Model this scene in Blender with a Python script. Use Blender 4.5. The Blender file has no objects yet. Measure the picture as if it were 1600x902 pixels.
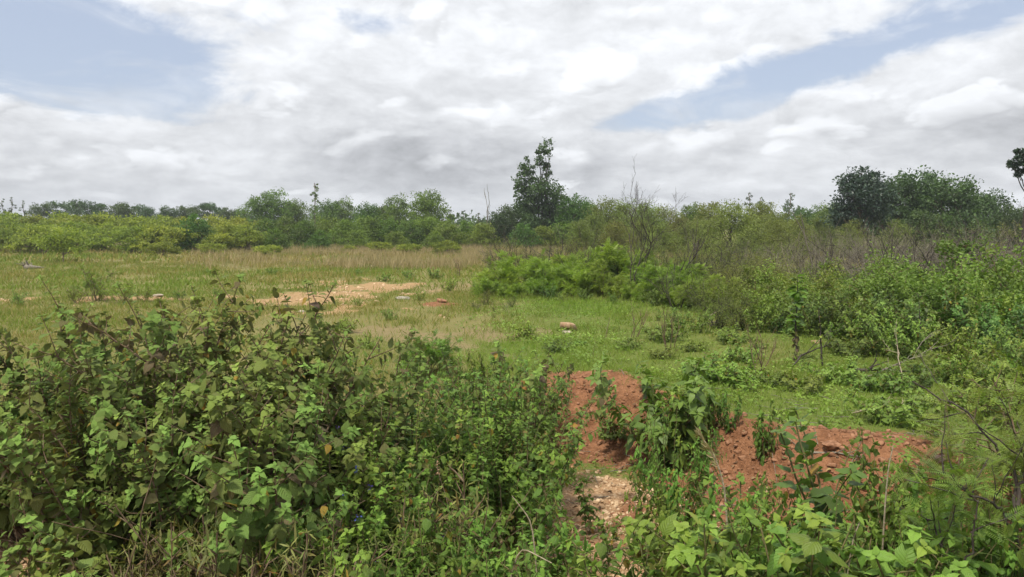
import bpy, math, random, time
import numpy as np
R = math.radians
T0 = time.time()
sc = bpy.context.scene
COL = sc.collection

# ---------------------------------------------------------------- camera
PITCH, FPX, CAMZ = R(4.75), 1209.0, 1.9          # tilt below level, focal length in photo pixels, eye height over the field
cam_d = bpy.data.cameras.new("camera"); cam = bpy.data.objects.new("camera", cam_d); COL.objects.link(cam)
cam.location = (0, 0, CAMZ); cam.rotation_euler = (math.pi/2 - PITCH, 0, 0)
cam_d.sensor_width = 36; cam_d.lens = 36*FPX/1600; cam_d.clip_start = 0.05; cam_d.clip_end = 12000
sc.camera = cam

# ---------------------------------------------------------------- sun, exposure
SUN_EL, SUN_AZ = R(62), R(215)                    # azimuth clockwise from +Y: behind the viewer, a little to the left
sun_dir = np.array([math.cos(SUN_EL)*math.sin(SUN_AZ), math.cos(SUN_EL)*math.cos(SUN_AZ), math.sin(SUN_EL)])
sd = bpy.data.lights.new("sun", 'SUN'); sd.energy = 4.0; sd.angle = R(6); sd.color = (1.0, 0.94, 0.82)
so = bpy.data.objects.new("sun", sd); COL.objects.link(so)
so.rotation_euler = (math.pi/2 - SUN_EL, 0, math.pi - SUN_AZ)
sc.view_settings.view_transform = 'Standard'; sc.view_settings.look = 'None'
sc.view_settings.gamma = 1; sc.view_settings.exposure = 0.25; sc.view_settings.use_curve_mapping = False
sc.render.engine = 'CYCLES'
cy = sc.cycles
cy.max_bounces = 5; cy.diffuse_bounces = 3; cy.glossy_bounces = 1; cy.transmission_bounces = 3; cy.transparent_max_bounces = 4
cy.volume_bounces = 0; cy.caustics_reflective = False; cy.caustics_refractive = False
cy.use_denoising = True
try:
    cy.denoiser = 'OPENIMAGEDENOISE'; cy.denoising_prefilter = 'ACCURATE'; cy.denoising_input_passes = 'RGB_ALBEDO_NORMAL'
except Exception: pass
cy.adaptive_threshold = 0.02

# ---------------------------------------------------------------- node helper
class NT:
    def __init__(s, tree): s.t = tree; s.n = tree.nodes; s.l = tree.links
    def node(s, typ, **kw):
        n = s.n.new(typ)
        for k, v in kw.items(): setattr(n, k, v)
        return n
    def put(s, sock, v):
        if isinstance(v, bpy.types.NodeSocket): s.l.new(v, sock)
        elif v is not None:
            if isinstance(v, (tuple, list)) and len(v) == 3 and sock.type == 'RGBA': v = (*v, 1)
            sock.default_value = v
    def m(s, op, a, b=None, c=None, clamp=False):
        n = s.node('ShaderNodeMath', operation=op, use_clamp=clamp)
        for i, v in enumerate((a, b, c)):
            if v is not None: s.put(n.inputs[i], v)
        return n.outputs[0]
    def vm(s, op, a, b=None, out=0):
        n = s.node('ShaderNodeVectorMath', operation=op)
        s.put(n.inputs[0], a)
        if b is not None:
            s.put(n.inputs[3 if op == 'SCALE' else 1], b)
        return n.outputs[out]
    def sm(s, x, a, b, lo=0.0, hi=1.0):
        n = s.node('ShaderNodeMapRange', interpolation_type='SMOOTHSTEP'); n.clamp = True
        s.put(n.inputs[0], x); s.put(n.inputs[1], a); s.put(n.inputs[2], b); s.put(n.inputs[3], lo); s.put(n.inputs[4], hi)
        return n.outputs[0]
    def mix(s, f, a, b, blend='MIX'):
        n = s.node('ShaderNodeMix', data_type='RGBA', blend_type=blend); n.clamp_factor = True
        s.put(n.inputs[0], f); s.put(n.inputs[6], a); s.put(n.inputs[7], b)
        return n.outputs[2]
    def noise(s, vec, scale, detail=4, rough=0.55, dist=0.0, out=0):
        n = s.node('ShaderNodeTexNoise'); s.put(n.inputs['Vector'], vec); s.put(n.inputs['Scale'], scale)
        s.put(n.inputs['Detail'], detail); s.put(n.inputs['Roughness'], rough); s.put(n.inputs['Distortion'], dist)
        return n.outputs[out]
    def ramp(s, f, stops):
        n = s.node('ShaderNodeValToRGB'); s.put(n.inputs[0], f); e = n.color_ramp.elements
        while len(e) < len(stops): e.new(0.5)
        for i, (p, c) in enumerate(stops): e[i].position = p; e[i].color = (*c, 1)
        return n.outputs[0]

# ---------------------------------------------------------------- sky with clouds
def build_world():
    w = bpy.data.worlds.new("World"); sc.world = w; w.use_nodes = True
    N = NT(w.node_tree); N.n.clear()
    STR = 0.1
    sky = N.node('ShaderNodeTexSky', sky_type='NISHITA'); sky.sun_disc = False
    sky.sun_elevation = SUN_EL; sky.sun_rotation = SUN_AZ; sky.air_density = 1.0; sky.dust_density = 1.5; sky.ozone_density = 1.0
    v = N.node('ShaderNodeTexCoord').outputs['Generated']
    sp = N.node('ShaderNodeSeparateXYZ'); N.put(sp.inputs[0], v)
    x, y, z = sp.outputs
    az = N.m('ARCTAN2', x, y)                     # 0 straight ahead, radians to the right
    el = N.m('ARCSINE', z)
    # cloud coordinates: clouds are wider than tall, and closer packed toward the horizon
    zz = N.m('POWER', N.m('MAXIMUM', N.m('ADD', z, 0.02), 0.0), 0.72)
    cb = N.node('ShaderNodeCombineXYZ'); N.put(cb.inputs[0], x); N.put(cb.inputs[1], y); N.put(cb.inputs[2], N.m('MULTIPLY', zz, 1.75))
    P = cb.outputs[0]
    def dens(vec, det):
        a = N.noise(vec, 3.2, det, 0.60, 0.3)
        b = N.noise(vec, 10.5, det-1, 0.62, 0.5)
        return N.m('ADD', N.m('MULTIPLY', a, .66), N.m('MULTIPLY', b, .34))
    # placed openings (negative) and banks (positive): centre az, el (deg), radii, tilt, strength
    spots = [(-25, 8.6, 4.5, 1.7, 8, -.20), (-30, 10.5, 8.0, 3.4, 0, -.36), (-34, 14.5, 7, 2.2, 0, -.24), (-10.2, 14.0, 4.6, 1.2, -10, -.21), (18, 9.6, 16, 1.6, 17, -.30),
             (33, 14.2, 5.5, 2.4, 20, -.26), (5, 7.0, 5, 1.1, 12, -.16), (-4.0, 11, 13, 4.5, 12, .20), (14, 14.5, 13, 2.4, 14, .24), (-33, 4.5, 14, 3.2, 0, .20),
             (-9, 4, 14, 3.4, 0, .22), (22, 4.5, 22, 3.6, 3, .22), (36, 9.5, 8, 2.4, 12, .22), (-22, 16, 10, 1.4, 0, .20), (0, 0.5, 70, 1.6, 0, .12)]
    def blob(a0, e0, ra, re, tilt):
        ca, sa = math.cos(R(tilt)), math.sin(R(tilt))
        da = N.m('SUBTRACT', az, R(a0)); de = N.m('SUBTRACT', el, R(e0))
        u = N.m('DIVIDE', N.m('ADD', N.m('MULTIPLY', da, ca), N.m('MULTIPLY', de, sa)), R(ra))
        t = N.m('DIVIDE', N.m('SUBTRACT', N.m('MULTIPLY', de, ca), N.m('MULTIPLY', da, sa)), R(re))
        d2 = N.m('ADD', N.m('MULTIPLY', u, u), N.m('MULTIPLY', t, t))
        return N.m('EXPONENT', N.m('MULTIPLY', d2, -1.0))
    bias = 0.13
    for a0, e0, ra, re, ti, s in spots:
        bias = N.m('ADD', bias, N.m('MULTIPLY', blob(a0, e0, ra, re, ti), s))
    d0 = N.m('ADD', N.m('ADD', N.m('MULTIPLY', N.m('SUBTRACT', dens(P, 9), .5), 1.25), .5), bias)
    alpha = N.m('POWER', N.sm(d0, 0.45, 0.62), .8)
    wisp = N.noise(N.vm('MULTIPLY', P, (1.0, 1.0, 1.5)), 6.5, 7, .62, .9)
    alpha = N.m('MAXIMUM', alpha, N.m('MULTIPLY', N.sm(wisp, .46, .72), .5))
    # light from above: a puff is bright where the cloud thins toward the light and grey where more cloud lies over it
    lit1 = N.m('SUBTRACT', dens(P, 6), dens(N.vm('ADD', P, (-0.03, -0.02, 0.085)), 6))
    lit2 = N.m('SUBTRACT', N.noise(P, 15, 7, .62, .4), N.noise(N.vm('ADD', P, (-0.008, -0.006, 0.022)), 15, 7, .62, .4))
    lit = N.m('ADD', N.m('MULTIPLY', lit1, .85), N.m('MULTIPLY', lit2, .26))
    thick = N.sm(d0, 0.55, 1.05)
    dark = N.m('MULTIPLY', blob(-9.0, 4.6, 7.0, 2.3, -6), .19)
    dark = N.m('ADD', dark, N.m('MULTIPLY', blob(-30, 2.6, 13, 3.0, 0), .08))
    dark = N.m('ADD', dark, N.m('MULTIPLY', blob(24, 3.0, 24, 3.4, 0), .05))
    dark = N.m('ADD', dark, N.m('MULTIPLY', blob(36, 5.8, 5, 1.6, 8), .10))
    br = N.m('ADD', 0.72, N.m('MULTIPLY', lit, 1.15))
    br = N.m('SUBTRACT', br, N.m('MULTIPLY', thick, 0.08))
    big = N.noise(P, 2.2, 3, 0.5)
    br = N.m('ADD', br, N.m('MULTIPLY', N.m('SUBTRACT', big, 0.5), 0.26))
    br = N.m('ADD', br, N.m('MULTIPLY', N.sm(el, R(6), R(15)), 0.09))
    br = N.m('SUBTRACT', br, dark)
    br = N.m('MINIMUM', N.m('MAXIMUM', br, 0.30), 0.95)
    wv = N.vm('ADD', P, N.vm('SCALE', N.vm('SUBTRACT', N.noise(P, 6, 4, .6, 0, 1), (.5, .5, .5)), .09))
    def puff(vec):
        n = N.node('ShaderNodeTexNoise', noise_type='RIDGED_MULTIFRACTAL', normalize=True); N.put(n.inputs['Vector'], vec); n.inputs['Scale'].default_value = 8; n.inputs['Detail'].default_value = 5
        n.inputs['Roughness'].default_value = .55; n.inputs['Lacunarity'].default_value = 2.1; n.inputs['Offset'].default_value = 1.0; n.inputs['Gain'].default_value = 1.2
        return N.m('SUBTRACT', 1.0, n.outputs[0])
    banks = [(-31.5, 6.6, 5.2, 1.7, -10, 1.05), (-15.5, 9.6, 6.5, 2.6, 16, 1.0), (-17, 6.0, 3.0, 1.6, 0, .85), (-3, 6.2, 5, 2.6, 40, .8), (31.5, 7.2, 7, 1.9, 4, .95), (8, 11.6, 9, 1.7, 16, .85), (-4, 13.2, 9, 1.8, 8, .8), (21, 12.6, 7, 1.5, 20, .8), (34, 10.6, 6, 1.4, 14, .8), (-24, 12.6, 4, 1.6, 20, .75), (15, 6.4, 9, 1.1, 4, .7), (-27, 15.6, 7, 1.1, 2, .8)]
    D = None
    for a0, e0, ra, re_, ti, st in banks:
        q = N.m('MULTIPLY', blob(a0, e0, ra, re_, ti), st); D = q if D is None else N.m('MAXIMUM', D, q)
    pf = puff(wv); pf2 = puff(N.vm('ADD', wv, (-.010, -.006, .028)))
    pf = N.m('MAXIMUM', pf, -.35); pf2 = N.m('MAXIMUM', pf2, -.35)
    D = N.m('ADD', pf, N.m('MULTIPLY', D, .42))
    calpha = N.m('MULTIPLY', N.sm(D, .12, .62), N.sm(d0, .43, .56))
    clit = N.m('ADD', .78, N.m('MULTIPLY', N.m('SUBTRACT', pf, pf2), .55))
    clit = N.m('ADD', clit, N.m('MULTIPLY', N.sm(D, .3, 1.0), .05))
    clit = N.m('MINIMUM', N.m('MAXIMUM', N.m('SUBTRACT', clit, N.m('MULTIPLY', dark, .75)), .5), .97)
    ca = N.m('MULTIPLY', calpha, N.m('SUBTRACT', .66, N.m('MULTIPLY', dark, 2.0)), clamp=True)
    br = N.m('ADD', N.m('MULTIPLY', br, N.m('SUBTRACT', 1.0, ca)), N.m('MULTIPLY', clit, ca))
    tint = N.mix(N.sm(br, 0.38, 0.72), (0.955, 0.985, 1.045), (0.965, 0.99, 1.03))
    cl = N.vm('SCALE', tint, N.m('DIVIDE', br, STR))
    # thin high veil softens the blue
    blue = N.mix(0.58, sky.outputs[0], (5.5, 6.1, 7.5))
    skyc = N.mix(alpha, blue, cl)
    # bright hazy air at the horizon
    hz = N.sm(el, R(-1.0), R(3.2), 0.55, 0.0)
    skyc = N.mix(hz, skyc, (5.7, 6.0, 6.5))
    below = N.sm(z, -0.06, -0.01)
    skyc = N.mix(below, (1.0, 1.0, 0.7), skyc)
    bg = N.node('ShaderNodeBackground'); N.put(bg.inputs[0], skyc); bg.inputs[1].default_value = STR
    out = N.node('ShaderNodeOutputWorld'); N.l.new(bg.outputs[0], out.inputs[0])
    w.cycles.sampling_method = 'MANUAL'; w.cycles.sample_map_resolution = 512
build_world()

# ---------------------------------------------------------------- object helpers
def link(o, parent=None):
    COL.objects.link(o)
    if parent is not None: o.parent = parent
    return o
def tag(o, label=None, cat=None, group=None, kind=None):
    for k, v in (('label', label), ('category', cat), ('group', group), ('kind', kind)):
        if v: o[k] = v
    return o
class Geo:
    """collects quads with a per-face random value, uv and material slot, and becomes ONE mesh"""
    def __init__(s): s.V = []; s.F = []; s.U = []; s.Rn = []; s.M = []; s.n = 0
    def add(s, V, F, UV=None, rnd=0.5, mat=0):
        V = np.asarray(V, float); F = np.asarray(F, np.int64)
        if len(F) == 0: return
        s.V.append(V); s.F.append(F + s.n); s.n += len(V)
        s.U.append(np.zeros((len(V), 2)) if UV is None else UV)
        s.Rn.append(np.broadcast_to(np.asarray(rnd, float), (len(F),)))
        s.M.append(np.full(len(F), mat))
    def mesh(s, name, mats, smooth=True):
        me = bpy.data.meshes.new(name)
        if s.n == 0: return me
        V = np.concatenate(s.V); F = np.concatenate(s.F).astype(np.int32); U = np.concatenate(s.U); rn = np.concatenate(s.Rn)
        me.vertices.add(len(V)); me.vertices.foreach_set('co', V.astype(np.float32).ravel())
        me.loops.add(F.size); me.loops.foreach_set('vertex_index', F.ravel())
        me.polygons.add(len(F)); me.polygons.foreach_set('loop_start', np.arange(0, F.size, 4, dtype=np.int32))
        me.polygons.foreach_set('use_smooth', np.full(len(F), smooth))
        me.polygons.foreach_set('material_index', np.concatenate(s.M).astype(np.int32))
        uv = me.uv_layers.new(name='UVMap'); uv.data.foreach_set('uv', U[F.ravel()].astype(np.float32).ravel())
        at = me.attributes.new('rnd', 'FLOAT', 'FACE'); at.data.foreach_set('value', rn.astype(np.float32))
        for m in (mats if isinstance(mats, (list, tuple)) else [mats]): me.materials.append(m)
        me.update(calc_edges=True)
        return me
    def obj(s, name, mats, parent=None, smooth=True):
        return link(bpy.data.objects.new(name, s.mesh(name, mats, smooth)), parent)
def nrm(a): return a / np.maximum(np.linalg.norm(a, axis=-1, keepdims=True), 1e-9)
def tubes(g, polys, sides=5, rnd=None, mat=0, rng=None):
    ang = np.arange(sides)/sides*2*math.pi
    for P, r in polys:
        P = np.asarray(P, float); n = len(P); r = np.broadcast_to(np.asarray(r, float), (n,))
        t = nrm(np.gradient(P, axis=0)); ref = np.array([1.0, 0.13, 0.07]) if abs(t[0, 2]) > .6 else np.array([0.1, 0.05, 1.0])
        a = nrm(np.cross(t, ref)); b = np.cross(t, a)
        V = P[:, None] + r[:, None, None]*(np.cos(ang)[None, :, None]*a[:, None] + np.sin(ang)[None, :, None]*b[:, None])
        i = np.arange(n-1)[:, None]*sides; j = np.arange(sides)[None]; k = (j+1) % sides
        F = np.stack([i+j, i+k, i+sides+k, i+sides+j], -1).reshape(-1, 4)
        L = np.concatenate([[0], np.cumsum(np.linalg.norm(np.diff(P, axis=0), axis=1))])
        uv = np.stack([np.broadcast_to(ang/6.283, (n, sides)), np.broadcast_to(L[:, None], (n, sides))], -1).reshape(-1, 2)
        g.add(V.reshape(-1, 3), F, uv, 0.5 if rnd is None else rnd, mat)
def scatter(g, tpl, P, fwd, up, size, rnd, mat=0, wide=1.0):
    tv, tf, tu = tpl; n = len(P)
    if n == 0: return
    y = nrm(fwd); xx = np.cross(y, up); bad = np.linalg.norm(xx, axis=1) < 1e-4; xx[bad] = (1, 0, 0); xx = nrm(xx); z = np.cross(xx, y)
    sz = np.broadcast_to(np.asarray(size, float), (n,))[:, None, None]; wd = np.broadcast_to(np.asarray(wide, float), (n,))[:, None, None]
    V = P[:, None] + sz*(wd*tv[None, :, 0:1]*xx[:, None] + tv[None, :, 1:2]*y[:, None] + tv[None, :, 2:3]*z[:, None])
    F = tf[None] + (np.arange(n)*len(tv))[:, None, None]
    g.add(V.reshape(-1, 3), F.reshape(-1, 4), np.tile(tu, (n, 1)), np.repeat(np.broadcast_to(rnd, (n,)), len(tf)), mat)
def rdir(rng, n): return nrm(rng.normal(size=(n, 3)))

def leaf_tpl(rows=6, cols=4, width=.66, fold=.22, droop=.35, serr=.05, petiole=.12):
    t = np.linspace(0, 1, rows+1); hw = np.sin(math.pi*np.clip(t, 0, 1)**0.72)**0.85*(1-.18*t)*width/2
    hw = np.maximum(hw, .012); hw[1:-1] *= 1+serr*np.where(np.arange(1, rows) % 2, 1, -1)
    s = np.linspace(-1, 1, cols+1)
    X = hw[:, None]*s[None]; Y = np.broadcast_to(petiole+t[:, None]*(1-.0*t[:, None]), X.shape) - .05*np.abs(s)[None]*width
    Z = fold*np.abs(X)*1.2 - droop*t[:, None]**2 + .035*np.sin(t[:, None]*9)*np.abs(s)[None] - .10*(np.abs(s)**3)[None]*hw[:, None]
    V = np.stack([X, Y, Z], -1).reshape(-1, 3)
    i = np.arange(rows)[:, None]*(cols+1); j = np.arange(cols)[None]
    F = np.stack([i+j, i+j+1, i+cols+2+j, i+cols+1+j], -1).reshape(-1, 4)
    U = np.stack([np.broadcast_to(s*.5+.5, X.shape), np.broadcast_to(t[:, None], X.shape)], -1).reshape(-1, 2)
    return V, F, U
LEAF_HI = leaf_tpl(7, 4, .80, .16, .45, .07)
LEAF_ROUND = leaf_tpl(7, 4, .92, .12, .25, .05)
LEAF_MID = leaf_tpl(3, 2, .68, .25, .30, 0)
LEAF_NARROW = leaf_tpl(4, 2, .17, .3, .25, 0)
DIAM = (np.array([[0, 0, 0], [.30, .45, .06], [0, 1, -.06], [-.30, .45, .06]], float), np.array([[0, 1, 2, 3]]), np.array([[.5, 0], [1, .45], [.5, 1], [0, .45]], float))
THIN = (np.array([[0, 0, 0], [.11, .45, .0], [0, 1, -.12], [-.11, .45, .0]], float), np.array([[0, 1, 2, 3]]), DIAM[2])
BLADE = (np.array([[-.030, 0, 0], [.030, 0, 0], [.022, .55, .05], [-.022, .55, .05], [.003, 1, .22], [-.003, 1, .22]], float),
         np.array([[0, 1, 2, 3], [3, 2, 4, 5]]), np.array([[0, 0], [1, 0], [1, .5], [0, .5], [.5, 1], [.5, 1]], float))
def frond_tpl(pairs=9, L=.30, w=.055, droop=.3):
    V = []; F = []; U = []
    def q(p, d, l, ww, rise):
        n = len(V); d = np.array(d, float); d /= np.linalg.norm(d); s = np.array([-d[1], d[0], 0])
        for a, b in ((0, 0), (.45, 1), (1, 0), (.45, -1)):
            c = np.array(p)+d*l*a+s*ww*b; c[2] -= rise*a; V.append(c); U.append((.5+.5*b, a))
        F.append((n, n+1, n+2, n+3))
    for k in range(pairs):
        t = .12+.88*k/(pairs-1); p = (0, t, -droop*t*t); l = L*(1-.55*abs(t-.5)*1.4)
        for sg in (1, -1): q(p, (sg, .35, 0), l, w*l/.3, .10*l)
    q((0, 0, 0), (0, 1, 0), 1, .008, droop)
    return np.array(V), np.array(F), np.array(U)
FROND = frond_tpl(13, .26, .028, .25); FROND_LO = frond_tpl(5, .34, .10)

# ---------------------------------------------------------------- materials
def fol(name, stops, trans=.35, rough=.55, vein=False, spec=.30, vary=.25, under=None):
    m = bpy.data.materials.new(name); m.use_nodes = True; N = NT(m.node_tree); N.n.clear()
    at = N.node('ShaderNodeAttribute', attribute_name='rnd').outputs['Fac']
    oi = N.node('ShaderNodeObjectInfo').outputs['Random']
    c = N.ramp(at, stops)
    hs = N.node('ShaderNodeHueSaturation')
    N.put(hs.inputs['Hue'], N.m('ADD', .5-.025*vary/.25, N.m('MULTIPLY', oi, .05*vary/.25)))
    N.put(hs.inputs['Value'], N.m('ADD', 1-vary*.7, N.m('MULTIPLY', N.m('FRACT', N.m('MULTIPLY', oi, 7.31)), vary*1.4)))
    hs.inputs['Saturation'].default_value = 1.0
    N.put(hs.inputs['Color'], c); c = hs.outputs[0]
    nrmo = None
    if vein:
        uv = N.node('ShaderNodeUVMap').outputs[0]; s = N.node('ShaderNodeSeparateXYZ'); N.put(s.inputs[0], uv)
        du = N.m('ABSOLUTE', N.m('SUBTRACT', s.outputs[0], .5))
        mid = N.sm(du, .0, .05, 1, 0)
        side = N.m('SINE', N.m('MULTIPLY', N.m('SUBTRACT', N.m('MULTIPLY', s.outputs[1], 7.0), N.m('MULTIPLY', du, 5.0)), 6.283))
        sv = N.sm(side, .75, 1.0)
        c = N.mix(N.m('MAXIMUM', N.m('MULTIPLY', mid, .45), N.m('MULTIPLY', sv, .20)), c, N.mix(.65, c, (.20, .27, .10)))
        geo = N.node('ShaderNodeNewGeometry')
        blot = N.noise(geo.outputs['Position'], 28, 3, .6)
        c = N.mix(N.sm(blot, .56, .72, 0, .38), c, N.mix(.6, c, (.13, .10, .04)))
        bp = N.node('ShaderNodeBump'); bp.inputs['Strength'].default_value = .5; bp.inputs['Distance'].default_value = .004
        N.put(bp.inputs['Height'], N.m('ADD', N.m('MULTIPLY', side, -.5), N.m('MULTIPLY', mid, -1.0))); nrmo = bp.outputs[0]
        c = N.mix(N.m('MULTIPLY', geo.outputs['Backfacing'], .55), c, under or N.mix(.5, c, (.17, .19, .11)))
    p = N.node('ShaderNodeBsdfPrincipled'); N.put(p.inputs['Base Color'], c); p.inputs['Roughness'].default_value = rough
    p.inputs['Specular IOR Level'].default_value = spec
    t = N.node('ShaderNodeBsdfTranslucent'); N.put(t.inputs[0], N.mix(1.0, c, (1.25, 1.35, .75), 'MULTIPLY'))
    if nrmo is not None: N.put(p.inputs['Normal'], nrmo)
    mx = N.node('ShaderNodeMixShader'); mx.inputs[0].default_value = trans
    N.l.new(p.outputs[0], mx.inputs[1]); N.l.new(t.outputs[0], mx.inputs[2])
    o = N.node('ShaderNodeOutputMaterial'); N.l.new(mx.outputs[0], o.inputs[0])
    return m
def bark(name, c1, c2, scale=18, rough=.9):
    m = bpy.data.materials.new(name); m.use_nodes = True; N = NT(m.node_tree); N.n.clear()
    pos = N.node('ShaderNodeTexCoord').outputs['Object']
    n = N.noise(pos, scale, 5, .65); c = N.mix(N.sm(n, .35, .65), c1, c2)
    p = N.node('ShaderNodeBsdfPrincipled'); N.put(p.inputs['Base Color'], c); p.inputs['Roughness'].default_value = rough; p.inputs['Specular IOR Level'].default_value = .2
    bp = N.node('ShaderNodeBump'); bp.inputs['Strength'].default_value = .6; bp.inputs['Distance'].default_value = .01; N.put(bp.inputs['Height'], n); N.put(p.inputs['Normal'], bp.outputs[0])
    o = N.node('ShaderNodeOutputMaterial'); N.l.new(p.outputs[0], o.inputs[0])
    return m
M = {}
M['bark'] = bark('bark', (.10, .075, .055), (.20, .16, .125))
M['dark_bark'] = bark('dark_bark', (.035, .028, .024), (.085, .07, .06))
M['dead_wood'] = bark('dead_wood', (.13, .115, .09), (.26, .23, .18), 30)
M['pale_wood'] = bark('pale_wood', (.24, .20, .14), (.37, .31, .22), 40)
M['green_stem'] = bark('green_stem', (.09, .10, .035), (.16, .13, .06), 30)
M['brown_stem'] = bark('brown_stem', (.10, .065, .04), (.19, .14, .09), 30)
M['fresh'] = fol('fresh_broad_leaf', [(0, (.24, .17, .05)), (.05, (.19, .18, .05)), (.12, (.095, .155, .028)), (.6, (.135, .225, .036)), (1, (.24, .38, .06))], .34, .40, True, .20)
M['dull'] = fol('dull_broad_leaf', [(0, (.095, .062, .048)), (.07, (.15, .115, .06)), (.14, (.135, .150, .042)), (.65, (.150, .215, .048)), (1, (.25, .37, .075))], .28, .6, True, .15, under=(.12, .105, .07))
M['yellow'] = fol('yellowing_leaf', [(0, (.30, .17, .03)), (1, (.38, .28, .05))], .35, .55, True)
M['weed'] = fol('weed_leaf', [(0, (.22, .18, .05)), (.1, (.12, .17, .03)), (.6, (.165, .25, .040)), (1, (.24, .34, .06))], .35, .5)
M['deepweed'] = fol('deep_weed_leaf', [(0, (.07, .11, .022)), (.5, (.09, .155, .030)), (1, (.15, .24, .045))], .35, .5)
M['bright'] = fol('bright_feathery_leaf', [(0, (.125, .185, .032)), (.5, (.195, .285, .040)), (1, (.29, .39, .06))], .42, .5, vary=.15)
M['olive'] = fol('olive_feathery_leaf', [(0, (.12, .135, .04)), (.5, (.17, .205, .05)), (1, (.23, .27, .065))], .38, .55)
M['acacia'] = fol('yellow_green_acacia_leaf', [(0, (.13, .17, .034)), (.5, (.215, .265, .046)), (1, (.34, .38, .06))], .42, .5, vary=.18)
M['midgreen'] = fol('mid_green_leaf', [(0, (.065, .105, .024)), (.5, (.10, .17, .032)), (1, (.165, .26, .046))], .35, .5)
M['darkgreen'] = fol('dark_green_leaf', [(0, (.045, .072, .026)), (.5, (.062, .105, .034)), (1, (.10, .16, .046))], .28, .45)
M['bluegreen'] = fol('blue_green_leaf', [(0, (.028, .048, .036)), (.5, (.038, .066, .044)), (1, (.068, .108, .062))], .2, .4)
M['drygrass'] = fol('dry_grass_blade', [(0, (.22, .21, .10)), (.4, (.32, .26, .14)), (1, (.44, .35, .21))], .3, .8, spec=.1, vary=.1)
M['grass'] = fol('short_grass_blade', [(0, (.34, .27, .11)), (.18, (.25, .23, .07)), (.45, (.16, .215, .038)), (1, (.20, .30, .048))], .3, .7, spec=.1, vary=.05)
M['flower'] = fol('blue_petal', [(0, (.10, .09, .45)), (1, (.20, .18, .65))], .3, .6)
M['thicket'] = fol('thicket_leaf', [(0, (.09, .13, .028)), (.5, (.135, .20, .036)), (1, (.21, .29, .05))], .35, .5)
M['herb'] = fol('olive_herb_leaf', [(0, (.20, .15, .05)), (.3, (.14, .125, .04)), (.7, (.13, .15, .042)), (1, (.22, .23, .06))], .3, .6)
M['litter'] = fol('fallen_leaf', [(0, (.10, .06, .035)), (.5, (.19, .12, .065)), (.85, (.30, .20, .10)), (1, (.36, .27, .10))], .15, .7, vary=0)

# ---------------------------------------------------------------- terrain
def vnoise(x, y, seed=0):
    xi = np.floor(x).astype(np.int64); yi = np.floor(y).astype(np.int64); fx = x-xi; fy = y-yi
    def h(a, b):
        n = (a*374761393 + b*668265263 + seed*1442695041) & 0xffffffff
        n = ((n ^ (n >> 13))*1274126177) & 0xffffffff
        return ((n ^ (n >> 16)) & 0xffff)/65535.0
    u = fx*fx*(3-2*fx); v = fy*fy*(3-2*fy)
    return (h(xi, yi)*(1-u)+h(xi+1, yi)*u)*(1-v)+(h(xi, yi+1)*(1-u)+h(xi+1, yi+1)*u)*v
def fbm(x, y, oct=4, seed=0, g=.5):
    s = 0; a = 1; t = 0
    for o in range(oct):
        s = s+a*vnoise(x*2**o+17.3*o, y*2**o-9.1*o, seed+o); t += a; a *= g
    return s/t
def sstep(x, a, b):
    t = np.clip((x-a)/(b-a), 0, 1); return t*t*(3-2*t)
def scarp_y(x):
    x = np.asarray(x, float)
    return np.where(x > .8, 9.0-1.25*(x-.8), 9.0) - np.where(x > 2.6, .35*(2.6-x), 0) + .5*(fbm(x*.9, x*0+3, 3, 5)-.5)
def terrain_h(x, y):
    x = np.asarray(x, float); y = np.asarray(y, float); d = np.hypot(x, y)
    far = sstep(y, 60, 200)
    z = .10*(fbm(x*.12, y*.12, 3, 11)-.5)*sstep(d, 6, 20) + .035*(fbm(x*1.3, y*1.3, 3, 21)-.5)
    sy = scarp_y(x); w = sstep(sy-y, -.45, .75)*np.where(y < 14, 1, 0)
    depth = .42*sstep(x, -2.5, .6)+.16
    z = z - depth*w
    z = z + .17*np.exp(-((x-1.15)/.75)**2-((y-9.0)/.55)**2) + .10*np.exp(-((x-2.9)/.5)**2-((y-6.5)/.35)**2)
    red = red_mask(x, y)
    z = z + red*(.10*(fbm(x*3.3, y*3.3, 4, 31, .6)-.5) + .05*np.abs(vnoise(x*9, y*9, 8)-.5))
    near = (y < 8)*(y > -30)
    z = z + near*.05*(fbm(x*4, y*4, 4, 41)-.5)
    z = z + sstep(2.6-y, 0, 3.0)*.55*(y < 14)      # the road bank the viewer stands on
    return z
def red_mask(x, y):
    sy = scarp_y(x)
    a = np.exp(-((y-(sy-.35))/.85)**2)*sstep(x, -.6, .5)*sstep(x, 5.2, 3.8)
    a = np.maximum(a, np.exp(-((x-2.3)/1.5)**2-((y-6.2)/.9)**2))
    a = np.maximum(a, .8*np.exp(-((x+1.7)/.42)**2-((y-18.2)/.6)**2))
    return np.clip(a*1.35 + .55*(fbm(x*1.7, y*1.7, 3, 51)-.5), 0, 1)*(a > .08)
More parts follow.
